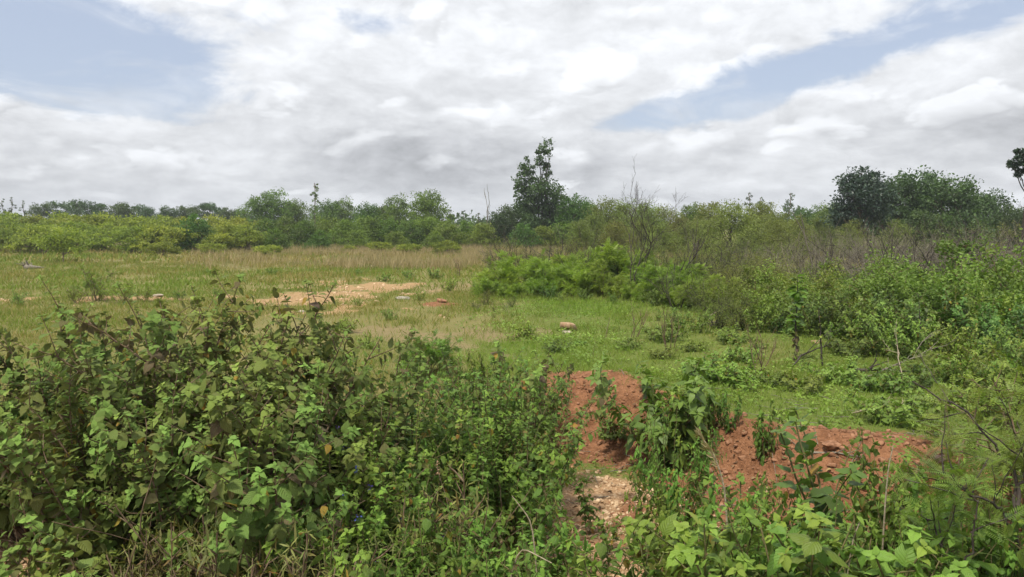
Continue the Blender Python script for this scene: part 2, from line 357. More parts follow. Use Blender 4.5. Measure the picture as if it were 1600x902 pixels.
def masks(x, y):
    n1 = fbm(x*.55, y*.35, 4, 61); n2 = fbm(x*1.6, y*1.1, 4, 71)
    def ell(cx, cy, rx, ry): return np.exp(-((x-cx)/rx)**2-((y-cy)/ry)**2)
    sand = ell(-4.6, 20.5, 2.1, 4.2)*1.15 + ell(-10.5, 19.8, 4.6, .95)*.95 + ell(-3.0, 16.6, 1.3, 1.4)*.7 + ell(-5.5, 25, 3, 1.6)*.7 + ell(-16, 19.6, 2.5, .7)*.6 + ell(-1.0, 21, .8, 1.2)*.4
    sand = np.clip((sand*.98+2.4*(n2-.5)+.9*(n1-.5)-.50)*1.7, 0, 1)*(sand > .05)
    red = np.maximum(red_mask(x, y), .0)
    bare = ell(-.9, 13.6, 1.8, 1.6)*1.0 + ell(-2.4, 12, 2, 1.5)*.6 + ell(-2.5, 23, 3.5, 4)*.8
    bare = np.clip((bare*.85+1.8*(n2-.5)-.35)*1.8, 0, 1)*(bare > .03)
    sy = scarp_y(x)
    gravel = sstep(sy-y, .9, 1.9)*(y < 12)*sstep(y, -3, 0)
    gravel = np.clip(gravel*(1.25*sstep(n1+.2*n2, .30, .62)+.35), 0, 1)
    lush = np.clip(sstep(y, 30, 13)*sstep(x, -1.6, .8)*1.2 + ell(-12, 24, 6, 3)*.5, 0, 1)*np.clip(.45+1.1*(n1-.2), 0, 1)
    dry = np.clip(sstep(y, 27, 40)*sstep(x, -26, -14)*(1-sstep(x, 2, 14)*.2) + .25*sstep(y, 25, 55), 0, 1)*np.clip(.3+1.1*n1, 0, 1)
    return sand, red, gravel, lush, dry, bare
def ground_material():
    m = bpy.data.materials.new('ground_soil_and_turf'); m.use_nodes = True; N = NT(m.node_tree); N.n.clear()
    a1 = N.node('ShaderNodeAttribute', attribute_name='mask_a'); s1 = N.node('ShaderNodeSeparateColor'); N.put(s1.inputs[0], a1.outputs['Color'])
    a2 = N.node('ShaderNodeAttribute', attribute_name='mask_b'); s2 = N.node('ShaderNodeSeparateColor'); N.put(s2.inputs[0], a2.outputs['Color'])
    sand, red, grav = s1.outputs; lush, dry, bare = s2.outputs
    pos = N.node('ShaderNodeNewGeometry').outputs['Position']
    nf = N.noise(pos, 9, 6, .65); nm = N.noise(pos, 1.1, 5, .6); nff = N.noise(pos, 45, 4, .7)
    def thr(mask, k=.55, lo=.42, hi=.62): return N.sm(N.m('ADD', mask, N.m('MULTIPLY', N.m('SUBTRACT', nf, .5), k)), lo, hi)
    turf = N.mix(N.sm(nm, .35, .65), (.155, .165, .050), (.190, .182, .062))
    turf = N.mix(N.sm(nff, .42, .66), turf, (.26, .20, .095))
    lushc = N.mix(N.sm(nf, .38, .62), (.110, .150, .030), (.150, .185, .042))
    lushc = N.mix(N.sm(nff, .55, .70), lushc, (.17, .15, .06))
    c = N.mix(N.sm(N.m('ADD', lush, N.m('MULTIPLY', N.m('SUBTRACT', nm, .5), .5)), .2, .8), turf, lushc)
    c = N.mix(N.m('MULTIPLY', dry, .6), c, N.mix(N.sm(nm, .35, .65), (.23, .20, .10), (.19, .185, .075)))
    barec = N.mix(N.sm(nf, .4, .6), (.24, .175, .10), (.30, .215, .13))
    c = N.mix(N.m('MULTIPLY', thr(bare, .9), .5), c, barec)
    sandc = N.mix(N.sm(nf, .35, .65), (.31, .20, .095), (.41, .275, .145)); sandc = N.mix(N.sm(nff, .55, .75), sandc, (.36, .21, .10))
    c = N.mix(thr(sand), c, sandc)
    gravc = N.mix(N.sm(nff, .38, .62), (.34, .195, .10), (.49, .33, .195)); gravc = N.mix(N.sm(nf, .55, .72), gravc, (.27, .13, .065))
    c = N.mix(thr(grav, .6), c, gravc)
    redc = N.mix(N.sm(nf, .38, .62), (.175, .080, .040), (.285, .138, .072)); redc = N.mix(N.sm(nff, .55, .7), redc, (.36, .18, .095))
    c = N.mix(thr(red, 1.0, .34, .56), c, redc)
    vor = N.node('ShaderNodeTexVoronoi'); vor.inputs['Scale'].default_value = 26; N.put(vor.inputs['Vector'], pos)
    hgt = N.m('ADD', N.m('MULTIPLY', nff, .6), N.m('ADD', N.m('MULTIPLY', nf, .8), N.m('MULTIPLY', vor.outputs['Distance'], -.35)))
    bp = N.node('ShaderNodeBump'); bp.inputs['Strength'].default_value = .9; bp.inputs['Distance'].default_value = .045; N.put(bp.inputs['Height'], hgt)
    p = N.node('ShaderNodeBsdfPrincipled'); N.put(p.inputs['Base Color'], c); p.inputs['Roughness'].default_value = .95; p.inputs['Specular IOR Level'].default_value = .1
    N.put(p.inputs['Normal'], bp.outputs[0])
    o = N.node('ShaderNodeOutputMaterial'); N.l.new(p.outputs[0], o.inputs[0])
    return m
def build_ground():
    th = np.concatenate([np.linspace(-48, 48, 430), np.linspace(50, 308, 100)])*math.pi/180
    rr = np.concatenate([[0.02, .5, 1.0, 1.5], np.geomspace(2.0, 40, 330), np.geomspace(41, 9000, 90)])
    nt, nr = len(th), len(rr)
    X = rr[:, None]*np.sin(th)[None]; Y = rr[:, None]*np.cos(th)[None]
    Z = terrain_h(X, Y)
    i = np.arange(nr-1)[:, None]*nt; j = np.arange(nt)[None]; k = (j+1) % nt
    F = np.stack([i+j, i+k, i+nt+k, i+nt+j], -1).reshape(-1, 4)[:, ::-1]
    g = Geo(); g.add(np.stack([X, Y, Z], -1).reshape(-1, 3), F)
    o = g.obj('ground', ground_material()); me = o.data
    ms = [a.ravel() for a in masks(X, Y)]
    for nm_, tr in (('mask_a', ms[:3]), ('mask_b', ms[3:])):
        at = me.attributes.new(nm_, 'FLOAT_COLOR', 'POINT')
        at.data.foreach_set('color', np.stack([*tr, np.ones_like(tr[0])], -1).astype(np.float32).ravel())
    tag(o, kind='structure')
build_ground()
def gz(x, y): return float(terrain_h(np.array([x]), np.array([y]))[0])

# ---------------------------------------------------------------- where a pixel of the photograph meets the place
cp, sp_ = math.cos(PITCH), math.sin(PITCH)
def ray(px, py):
    u = (px-800)/FPX; v = (451-py)/FPX
    return np.array([u, cp+v*sp_, -sp_+v*cp])
def on_ground(px, py):
    d = ray(px, py); t = np.geomspace(1, 400, 3000); P = d[None]*t[:, None]
    k = int(np.argmax(CAMZ+P[:, 2] <= terrain_h(P[:, 0], P[:, 1]))); return float(P[k, 0]), float(P[k, 1])
def at(px, y):                      # column px of the photo at depth y, on the ground
    z = -CAMZ*.9
    x = (px-800)/FPX*(y*cp - z*sp_)
    return x, y
def top_z(py, y):
    d = ray(800, py); return CAMZ + d[2]/d[1]*y

# ---------------------------------------------------------------- ground cover
def inview(x, y, m=3): return np.abs(x) < y*.68+m
def build_grass():
    rng = np.random.default_rng(5)
    g = Geo()
    # short turf, thinner with distance; skips bare soil
    for (y0, y1, n, hgt, wid) in ((6.5, 13, 31000, .085, 1.1), (13, 22, 31000, .12, 1.5), (22, 38, 30000, .17, 2.1), (38, 62, 16000, .26, 3.6)):
        y = np.sqrt(rng.uniform(y0**2, y1**2, n)); x = rng.uniform(-1, 1, n)*(y*.78+1.5)
        sand, red, grav, lush, dry, bare = masks(x, y)
        keep = rng.random(n) > np.clip(sand*1.05+red*1.1+grav*1.0+bare*.75, 0, .985)
        keep &= rng.random(n) < np.clip(2.2*fbm(x*.9, y*.6, 4, 77)-.45, .08, 1)
        x, y, lush, dry = x[keep], y[keep], lush[keep], dry[keep]
        nb = 5; X = np.repeat(x, nb)+rng.normal(0, .05, len(x)*nb)*(1+y0/25); Y = np.repeat(y, nb)+rng.normal(0, .05, len(x)*nb)*(1+y0/25)
        Z = terrain_h(X, Y)-.005; m = len(X)
        fw = np.stack([rng.normal(0, .5, m), rng.normal(0, .5, m), np.ones(m)*.9], -1)
        s = hgt*rng.uniform(.4, 1.25, m)
        rnd = np.clip(np.repeat(.37+.40*lush-.22*dry+.7*(fbm(x*.5, y*.35, 3, 79)-.5), nb)+rng.normal(0, .16, m), 0, 1)
        scatter(g, BLADE, np.stack([X, Y, Z], -1), fw, rdir(rng, m), s, rnd, 0, wide=wid*rng.uniform(.7, 1.4, m))
    o = g.obj('short_grass', M['grass']); tag(o, 'short patchy olive green grass covering the open field', 'grass', kind='stuff')
    # tall dry grass band before the far trees
    g = Geo(); n = 15000
    y = rng.uniform(32, 58, n); x = rng.uniform(-.42, .30, n)*y
    w = np.exp(-((x/y+.10)/.17)**2)*(.35+.65*sstep(y, 32, 44)) + .30*np.exp(-((x/y-.08)/.14)**2) + .18
    keep = (rng.random(n) < w*np.clip(2.8*fbm(x*.22, y*.25, 4, 91)-1.0, 0, 1)); x, y = x[keep], y[keep]
    nb = 9; X = np.repeat(x, nb)+rng.normal(0, .16, len(x)*nb); Y = np.repeat(y, nb)+rng.normal(0, .16, len(x)*nb); m = len(X)
    fw = np.stack([rng.normal(.08, .30, m), rng.normal(0, .30, m), np.ones(m)], -1)
    scatter(g, BLADE, np.stack([X, Y, terrain_h(X, Y)], -1), fw, rdir(rng, m), rng.uniform(.2, .56, m)*np.repeat(.6+.8*fbm(x*.3, y*.3, 2, 95), nb), np.repeat(rng.random(len(x)), nb)*.7+.3*rng.random(m), 0, wide=rng.uniform(.5, .9, m))
    o = g.obj('dry_grass', M['drygrass']); tag(o, 'band of tall dry tan grass along the foot of the far trees', 'dry grass', kind='stuff')
    # low broad leaved weeds that carpet the lawn at the right and the scarp foot
    g = Geo(); n = 24000
    y = np.sqrt(rng.uniform(7.0**2, 24**2, n)); x = rng.uniform(-.25, .85, n)*y
    sand, red, grav, lush, dry, bare = masks(x, y)
    keep = (rng.random(n) < lush*np.clip(4.5*fbm(x*.8, y*.65, 4, 101)-2.0, 0, 1)) & (rng.random(n) > red+grav+.6*bare+.8*sand)
    x, y = x[keep], y[keep]; nb = 7
    X = np.repeat(x, nb)+rng.normal(0, .06, len(x)*nb); Y = np.repeat(y, nb)+rng.normal(0, .06, len(x)*nb); m = len(X)
    tall = np.repeat(.03+.14*np.clip(3*fbm(x*.5, y*.5, 3, 111)-1.3, 0, 1), nb)
    Z = terrain_h(X, Y)+tall*rng.random(m)
    fw = np.stack([rng.normal(0, 1, m), rng.normal(0, 1, m), rng.uniform(-.1, .7, m)], -1)
    up = np.stack([rng.normal(0, .35, m), rng.normal(0, .35, m), np.ones(m)], -1)
    scatter(g, DIAM, np.stack([X, Y, Z], -1), fw, up, rng.uniform(.025, .06, m), np.clip(1.5*np.repeat(fbm(x*.9, y*.7, 3, 121), nb)-.35+.3*rng.random(m), 0, 1))
    o = g.obj('ground_weeds', M['weed']); tag(o, 'low leafy weeds carpeting the green lawn', 'weeds', kind='stuff')
build_grass()

def stone_tpl(seed, sub=2, flat=.6, rough=.22):
    """a rounded angular stone as a quad sphere"""
    rng = np.random.default_rng(seed); n = 2**sub+1; V = []; F = []
    L = np.linspace(-1, 1, n)
    for ax in range(3):
        for sg in (-1, 1):
            a, b = np.meshgrid(L, L, indexing='ij'); P = np.zeros((n, n, 3)); P[..., ax] = sg; P[..., (ax+1) % 3] = a*sg; P[..., (ax+2) % 3] = b
            o = len(V)*n*n; V.append(P.reshape(-1, 3)); i = np.arange(n-1)[:, None]*n; j = np.arange(n-1)[None]
            F.append((np.stack([i+j, i+n+j, i+n+j+1, i+j+1], -1).reshape(-1, 4))+o)
    V = np.concatenate(V); V = nrm(V)*(.55+.45/np.abs(nrm(V)).max(1, keepdims=True)**.6)
    for _ in range(7):                                   # chip flat facets
        d = rdir(rng, 1)[0]; k = rng.uniform(.55, .85); h = V@d; V = V-np.maximum(h-k, 0)[:, None]*d*.85
    for q in range(3):
        f = rdir(rng, 1)[0]*(2.2+q*2); V = V*(1+rough*.4*np.sin(V@f+rng.random()*6)[:, None])
    V[:, 2] *= flat; V[:, 0] *= rng.uniform(.9, 1.4)
    return V/np.abs(V).max(), np.concatenate(F), np.zeros((len(V), 2))
M['gravel'] = bark('gravel_stone', (.36, .23, .13), (.58, .43, .28), 14)
M['redclod'] = bark('red_earth_clod', (.16, .075, .040), (.33, .175, .10), 20)
M['tan_stone'] = bark('tan_rock', (.27, .17, .10), (.44, .31, .19), 9)
M['pale_stone'] = bark('pale_stone', (.28, .24, .18), (.42, .37, .29), 9)
M['grey_stone'] = bark('grey_slab', (.20, .18, .14), (.31, .28, .22), 9)
M['mauve_stone'] = bark('dark_red_stone', (.15, .09, .075), (.24, .16, .13), 12)
def build_loose():
    rng = np.random.default_rng(8)
    st = [stone_tpl(s, 1, .65, .2) for s in range(6)]
    def strew(name, mat, label, cat, pick, n, lo, hi, xr, yr):
        g = Geo(); x = rng.uniform(*xr, n); y = rng.uniform(*yr, n); k = rng.random(n) < pick(x, y); x, y = x[k], y[k]
        s = lo*(hi/lo)**(rng.random(len(x))**2.2); z = terrain_h(x, y)+s*.1
        for q in range(6):
            i = slice(q, None, 6); m = len(x[i]); scatter(g, st[q], np.stack([x, y, z], -1)[i], np.stack([rng.normal(size=m), rng.normal(size=m), rng.normal(0, .3, m)], -1),
                                                           np.stack([rng.normal(0, .4, m), rng.normal(0, .4, m), np.ones(m)], -1), s[i], rng.random(m))
        tag(g.obj(name, mat), label, cat, kind='stuff')
    strew('gravel', M['gravel'], 'pale angular gravel strewn over the near ground', 'gravel', lambda x, y: np.clip(masks(x, y)[2]*1.1-.1, 0, 1)*.8, 26000, .008, .038, (-3.6, 4.2), (3.0, 7.6))
    strew('earth_clods', M['redclod'], 'crumbling red earth clods on the eroded bank', 'clods', lambda x, y: np.clip(red_mask(x, y)*1.2-.35, 0, 1), 14000, .008, .045, (-.6, 5.0), (4.8, 9.8))
    strew('field_pebbles', M['gravel'], 'small tan pebbles scattered over the sandy patches of the field', 'pebbles', lambda x, y: np.clip(masks(x, y)[0]*.8+.02, 0, 1), 5000, .015, .07, (-14, 2), (13, 28))
build_loose()
def build_litter():
    rng = np.random.default_rng(9); g = Geo(); n = 9000
    y = rng.uniform(3.0, 9.2, n); x = rng.uniform(-.72, .72, n)*y; sy = scarp_y(x); k = (y < sy+.1) & (rng.random(n) < np.clip(2.2*fbm(x*1.4, y*1.4, 3, 131)-.5, .05, 1)); x, y = x[k], y[k]; m = len(x)
    scatter(g, LEAF_MID, np.stack([x, y, terrain_h(x, y)+rng.uniform(.004, .03, m)], -1), np.stack([rng.normal(size=m), rng.normal(size=m), rng.normal(0, .25, m)], -1), np.stack([rng.normal(0, .45, m), rng.normal(0, .45, m), np.ones(m)], -1), rng.uniform(.025, .065, m), rng.random(m), wide=rng.uniform(.5, 1.1, m))
    tag(g.obj('leaf_litter', M['litter']), 'dry fallen leaves littering the near ground', 'leaf litter', kind='stuff')
    g = Geo(); polys = []
    for i in range(420):
        yy = rng.uniform(3.2, 9.0); xx = rng.uniform(-.7, .7)*yy; a = rng.uniform(0, 6.28); L = rng.uniform(.06, .35)
        t = np.linspace(0, 1, 4); px_ = xx+L*np.cos(a)*t; py_ = yy+L*np.sin(a)*t; polys.append((np.stack([px_, py_, terrain_h(px_, py_)+.012+rng.uniform(0, .02, 4)], -1), np.linspace(.004, .0018, 4)*rng.uniform(.6, 1.4)))
    tubes(g, polys, 4); tag(g.obj('fallen_twigs', M['dead_wood']), 'dry broken twigs strewn over the near ground', 'twigs', kind='stuff')
build_litter()

# ---------------------------------------------------------------- plant builders: each returns a list of (part name, mesh)
def bez(rng, a, b, n=6, wob=.06, sag=0.0):
    t = np.linspace(0, 1, n)[:, None]; a = np.asarray(a, float); b = np.asarray(b, float); L = np.linalg.norm(b-a)
    w = np.cumsum(rng.normal(0, wob*L/n**.5, (n, 3)), 0); w -= t*w[-1]
    P = a+(b-a)*t+w; P[:, 2] += sag*L*np.sin(t[:, 0]*math.pi); return P
def clumps(rng, blobs, size, nleaf, tpl, shell=.62, sub=.30, flat=.7, up=.6, per=34):
    """leaf positions gathered in tufts over the shell and the inside of every blob"""
    Ps, Fs, Us, Rs, tips = [], [], [], [], []
    vol = np.array([(b[3]*b[4]*b[5])**.67 for b in blobs]); vol /= vol.sum()
    for b, w in zip(blobs, vol):
        c = np.array(b[:3]); r = np.array(b[3:6]); k = max(2, int(nleaf*w/per))
        d = rdir(rng, k); rad = shell+(1.12-shell)*rng.random((k, 1))**.8; q = c+d*r*rad; tips.append(q)
        sg = r.mean()*sub*rng.uniform(.5, 1.25, (k, 1))
        n = k*per; off = np.clip(rng.normal(size=(k, per, 3)), -1.5, 1.5)*sg[:, None]*np.array([1, 1, flat]); P = (q[:, None]+off).reshape(-1, 3)
        out = np.repeat(d, per, 0); Ps.append(P)
        Fs.append(out*.6+rng.normal(size=(n, 3))*.7+np.array([0, 0, -.1]))
        Us.append(rng.normal(size=(n, 3))*.55+np.array([0, 0, up]))
        Rs.append(np.clip(np.repeat(rng.uniform(.1, .85, k), per)+rng.normal(0, .13, n), 0, 1))
    return np.concatenate(Ps), np.concatenate(Fs), np.concatenate(Us), np.concatenate(Rs), tips
def tree(seed, blobs, leafmat, size, nleaf, trunk_r=.12, trunk_top=None, base=((0, 0),), barkm='bark', tpl=DIAM, twig=.012, limb=.4, **kw):
    rng = np.random.default_rng(seed); g = Geo()
    P, Fw, Up, Rn, tips = clumps(rng, blobs, size, nleaf, tpl, **kw)
    scatter(g, tpl, P, Fw, Up, size*rng.uniform(.55, 1.3, len(P)), Rn)
    t = Geo(); zmax = max(b[2] for b in blobs); cx = np.mean([b[0] for b in blobs]); cyy = np.mean([b[1] for b in blobs])
    zt = trunk_top or zmax*.55
    polys = []; stems = []
    for bx, by in base:
        Pk = bez(rng, (bx, by, -.12), (cx*.6+bx*.5, cyy*.6+by*.5, zt), 8, .05); polys.append((Pk, np.linspace(trunk_r, trunk_r*.5, 8)*np.array([1.35]+[1]*7))); stems.append(Pk)
    for i, b in enumerate(blobs):
        st = stems[i % len(stems)]; k = int(np.argmin(np.abs(st[:, 2]-max(.1, b[2]*limb)))); A = st[k]
        Pl = bez(rng, A, b[:3], 7, .10, .04); r0 = trunk_r*.42*min(1, .5+b[3]/2.0); polys.append((Pl, np.linspace(r0, twig*1.3, 7)))
        for q in tips[i][::3][:14]:
            polys.append((bez(rng, Pl[rng.integers(3, 7)], q, 4, .10), np.linspace(twig*1.2, twig*.35, 4)))
    tubes(t, polys, 5, rng.random())
    return [('trunk', t.mesh('trunk', M[barkm])), ('crown', g.mesh('crown', M[leafmat], False))]
def round_blobs(rng, n, W, z0, z1, r, flat=.75, top=.6):
    out = []
    for i in range(n):
        u = (i+.5)/n; z = z0+(z1-z0)*u; wz = W*math.sin(math.pi*min(1, (.22+.78*u)**.8))**.6*(1-top*.35*u); a = i*2.4+rng.uniform(-.4, .4)
        d = wz*rng.uniform(.35, 1.0)*(.3 if i == n-1 else 1); rr = r*rng.uniform(.7, 1.25)
        out.append((d*math.cos(a), d*math.sin(a), z, rr, rr, rr*flat))
    return out
def branching(rng, P0, d0, L, r0, levels, polys, nchild=(3, 5), spread=.75, up=.25, seg=6, shrink=.6, wob=.12):
    P = [np.array(P0, float)]; d = nrm(np.array(d0, float))
    for i in range(seg):
        d = nrm(d+rng.normal(0, wob, 3)+np.array([0, 0, up*.12])); P.append(P[-1]+d*L/seg)
    P = np.array(P); polys.append((P, np.linspace(r0, max(r0*.45, .0022), seg+1)))
    if levels <= 0: return
    for c in range(rng.integers(nchild[0], nchild[1]+1)):
        k = rng.integers(2, seg+1); dd = nrm(P[k]-P[k-1]); nd = nrm(dd+spread*rdir(rng, 1)[0]+np.array([0, 0, up*.5]))
        branching(rng, P[k], nd, L*shrink*rng.uniform(.6, 1.15), r0*.6, levels-1, polys, nchild, spread, up, max(3, seg-1), shrink, wob)
def dead_brush(seed, H=1.7, W=1.1, n=16, mat='dead_wood', r=.010, levels=2):
    rng = np.random.default_rng(seed); g = Geo(); polys = []
    for i in range(n):
        a = rng.uniform(0, 6.28); q = rng.uniform(0, .25)*W; tl = rng.uniform(.05, .75)
        branching(rng, (q*math.cos(a), q*math.sin(a), -.05), (math.cos(a)*tl, math.sin(a)*tl, 1), H*rng.uniform(.55, .85), r*rng.uniform(.6, 1.2), levels, polys, (2, 4), .7, .15, 6, .55)
    tubes(g, polys, 3, rng.random()); return [('branches', g.mesh('branches', M[mat]))]
def bare_tree(seed, H, r, mat='dark_bark', lean=(0.05, 0, 1), levels=3, spread=.6, stems=1, nchild=(3, 4)):
    rng = np.random.default_rng(seed); tr = Geo(); br = Geo(); polys = []
    for s in range(stems):
        l = np.array(lean, float)+(rng.normal(0, .22, 3)*np.array([1, 1, 0]) if s else 0)
        branching(rng, (s*.05, s*.03, -.1), l, H*.62*rng.uniform(.85, 1.1), r, levels, polys, nchild, spread, .55, 8, .58, .09)
    tubes(tr, [polys[0]], 6); tubes(br, polys[1:], 4)
    return [('trunk', tr.mesh('trunk', M[mat])), ('branches', br.mesh('branches', M[mat]))]
def feather_shrub(seed, H, W, leafmat, n=11, size=.055, nleaf=5200, tpl=THIN, barkm='brown_stem', bl=None, sub=.34, stems=5, frond=0, twigs=0):
    """many stemmed shrub with fine leaves in sprays"""
    rng = np.random.default_rng(seed); g = Geo(); t = Geo(); polys = []
    k = bl or 16; P, F, U, Rr = [], [], [], []; FP, FF, FR = [], [], []
    for i in range(k):
        a = i*2.4+rng.uniform(-.5, .5); u = rng.random()**.8; rad = W*math.sqrt(u)*rng.uniform(.6, 1.05); z = H*(.30+.62*(1-u**1.3)*rng.uniform(.6, 1.05)+.05*rng.random())
        if i % 5 == 0: z *= .55
        z *= rng.uniform(.72, 1.22)
        tip = np.array([rad*math.cos(a), rad*math.sin(a), z]); b0 = np.array([.12*W*math.cos(a+1), .12*W*math.sin(a+1), -.05])
        Ps = bez(rng, b0, tip, 9, .09, .10); polys.append((Ps, np.linspace(.016*H/1.5, .004, 9)))
        nsub = 9; per = max(6, int(nleaf/k/nsub)); spr_tint = rng.uniform(.15, .8)
        for s in range(nsub):
            q = Ps[rng.integers(3, 9)]; dd = nrm(rdir(rng, 1)[0]+np.array([math.cos(a)*.5, math.sin(a)*.5, .45])); L = H*rng.uniform(.12, .30); e = q+dd*L
            polys.append((np.linspace(q, e, 3), np.array([.004, .003, .0015])))
            tt = rng.random(per)**.7; Q = q+(e-q)*tt[:, None]+rng.normal(0, L*sub*.42, (per, 3)); P.append(Q)
            F.append(dd*.5+rng.normal(0, .7, (per, 3))+np.array([0, 0, -.1])); U.append(rng.normal(0, .5, (per, 3))+np.array([0, 0, .8])); Rr.append(np.clip(spr_tint+rng.normal(0, .14, per)+.1*rng.random(), 0, 1))
            if frond:
                nf = frond; tt = rng.uniform(.2, 1, nf); FP.append(q+(e-q)*tt[:, None]); FF.append(dd*.7+rng.normal(0, .6, (nf, 3))); FR.append(np.clip(spr_tint+rng.normal(0, .12, nf), 0, 1))
    P = np.concatenate(P); P[:, 2] = np.maximum(P[:, 2], .03)
    scatter(g, tpl, P, np.concatenate(F), np.concatenate(U), size*rng.uniform(.6, 1.35, len(P)), np.concatenate(Rr))
    if frond:
        FP = np.concatenate(FP); m = len(FP); scatter(g, FROND_LO, FP, np.concatenate(FF), rng.normal(0, .3, (m, 3))+np.array([0, 0, 1]), rng.uniform(.12, .24, m)*H/1.6, np.concatenate(FR))
    for i in range(twigs):
        a = rng.uniform(0, 6.28); branching(rng, (0, 0, 0), (math.cos(a)*.5, math.sin(a)*.5, 1), H*.75, .008, 1, polys, (2, 3))
    tubes(t, polys, 4)
    return [('stems', t.mesh('stems', M[barkm])), ('foliage', g.mesh('foliage', M[leafmat], False))]
def near_bush(seed, H, W, nstem, leafmat, leafL, tpl=LEAF_HI, stemmat='brown_stem', low=.22, child=.8, tiltmax=.9, yellow=.03, shoots=(), droop=.75, wide=1.0, young=.45, space=.62, childlen=.42, flowers=0, brown=0):
    """broad leaved shrub: opposite leaves along every stem and side shoot, a small bright rosette at each tip"""
    rng = np.random.default_rng(seed); st = Geo(); lf = Geo(); yl = Geo(); fl = Geo(); axes = []
    def axis(P, r0, r1, s0, gen): axes.append((np.asarray(P), s0, gen)); return (np.asarray(P), np.linspace(r0, r1, len(P)))
    polys = []
    specs = []
    for i in range(nstem):
        a = i*2.399+rng.uniform(-.5, .5); tl = tiltmax*math.sqrt((i+.6)/nstem)*rng.uniform(.75, 1.1); L = H*rng.uniform(.72, 1.08)*(1+.15*tl)
        d = np.array([math.cos(a)*math.sin(tl), math.sin(a)*math.sin(tl), math.cos(tl)]); p = np.array([math.cos(a), math.sin(a), 0])*W*.12*rng.random(); p[2] = -.06
        Pl = [p]
        for k in range(11):
            d = nrm(d+rng.normal(0, .075, 3)+np.array([0, 0, .045 if k < 5 else -.03])); Pl.append(Pl[-1]+d*L/11)
        specs.append((np.array(Pl), L))
    for S in shoots:
        S = np.array(S, float); tt = np.linspace(0, len(S)-1, 14); Pl = np.stack([np.interp(tt, np.arange(len(S)), S[:, c]) for c in range(3)], -1)
        Pl[1:-1] = (Pl[:-2]+Pl[1:-1]*2+Pl[2:])/4; Pl[1:-1] += rng.normal(0, .012, (len(Pl)-2, 3)); specs.append((Pl, np.linalg.norm(np.diff(Pl, axis=0), axis=1).sum()))
    nb0 = len(specs)-len(shoots)
    for si, (Pl, L) in enumerate(specs):
        bs = nb0 <= si < nb0+brown
        polys.append(axis(Pl, .0075*H/1.2+.002, .0025, low+.12*bs, 2 if bs else 0)); n = len(Pl)
        for k in range(3, n-1):
            for sd_ in range(1 if rng.random() < child else 0):
                dd = nrm(Pl[k+1]-Pl[k]); side = nrm(np.cross(dd, rdir(rng, 1)[0])); u = k/(n-1); cd = nrm(dd*.55+side*.75+np.array([0, 0, .12])); cl = L*childlen*(1-.62*u)*rng.uniform(.5, 1.15)
                C = [Pl[k]]
                for q in range(5): cd = nrm(cd+rng.normal(0, .10, 3)+np.array([0, 0, .05])); C.append(C[-1]+cd*cl/5)
                polys.append(axis(C, .0035, .0016, .12, 2 if bs else 1))
    tubes(st, polys, 5)
    LP, LF, LU, LS, LR = [], [], [], [], []
    zup = np.array([0, 0, 1.0])
    for P, s0, gen in axes:
        seg = np.linalg.norm(np.diff(P, axis=0), axis=1); cum = np.concatenate([[0], np.cumsum(seg)]); L = cum[-1]; s = L*s0; ss = []
        rv = rng.uniform(.8, 1.2, 160); tint = rng.normal(0, .08)
        while s < L*.97 and len(ss) < 160: ss.append(s); s += leafL*space*(.55+.75*(1-s/L))*rv[len(ss)-1]
        if ss:
            ss = np.array(ss); k = np.arange(len(ss)); p = np.stack([np.interp(ss, cum, P[:, c]) for c in range(3)], -1)
            i = np.clip(np.searchsorted(cum, ss, 'right')-1, 0, len(P)-2); ax = nrm(P[i+1]-P[i]); rf = np.where(np.abs(ax[:, 2:3]) < .95, (0.3, .1, 1.0), (1.0, 0, 0))
            e = nrm(np.cross(ax, rf)); f = np.cross(ax, e)
            sg = np.tile([1.0, -1.0], len(ss)); k2 = np.repeat(k, 2); u = np.repeat(ss/L, 2); ax, e, f, p = (np.repeat(q, 2, 0) for q in (ax, e, f, p)); m = len(u); age = 1-u
            th = (k2*math.pi/2+rng.normal(0, .3, m))[:, None]; rad = sg[:, None]*(np.cos(th)*e+np.sin(th)*f)
            fw = rad+ax*(.25+.55*u)[:, None]+zup*(.25-droop*1.2*np.minimum(1, age*1.6))[:, None]+rng.normal(0, .20, (m, 3)); upv = zup*.9+ax*.7+rng.normal(0, .28, (m, 3))
            r = .16+.34*rng.random(m)+tint+young*np.maximum(0, u-.45)/.55; old = rng.random(m) < .10*age; r[old] = rng.uniform(0, .13, old.sum())
            sz = leafL*(.42+.66*np.minimum(1, age*2.4))*rng.uniform(.6, 1.2, m)*(1 if gen == 0 else .92)
            if gen == 2: dk = rng.random(m) < .72; r[dk] = rng.uniform(0, .09, dk.sum())
            kp = rng.random(m) > .08
            LP.append((p+rad*.006)[kp]); LF.append(fw[kp]); LU.append(upv[kp]); LS.append(sz[kp]); LR.append(r[kp])
        p = P[-1]; ax = nrm(P[-1]-P[-2]); q = np.arange(5); a = q*2.399+rng.uniform(0, 6.28)+rng.normal(0, .3, 5); e = nrm(np.cross(ax, (.3, .2, 1.0))); f = np.cross(ax, e); rad = np.cos(a)[:, None]*e+np.sin(a)[:, None]*f
        LP.append(np.repeat(p[None], 5, 0)); LF.append(rad+ax*(.25+.15*q)[:, None]+zup*(-.45+.18*q)[:, None]+rng.normal(0, .2, (5, 3))); LU.append(np.repeat((ax+np.array([0, 0, .6]))[None], 5, 0)); LS.append(leafL*(.62-.09*q)); LR.append(.62+young*.5*rng.random()+.2*rng.random(5))
    LP, LF, LU, LS, LR = map(np.concatenate, (LP, LF, LU, LS, LR)); LP[:, 2] = np.maximum(LP[:, 2], .02)
    ye = (rng.random(len(LP)) < yellow) & (LR < .6)
    k = ~ye; scatter(lf, tpl, LP[k], LF[k], LU[k], LS[k], np.clip(LR[k], 0, 1), wide=wide*rng.uniform(.85, 1.12, k.sum()))
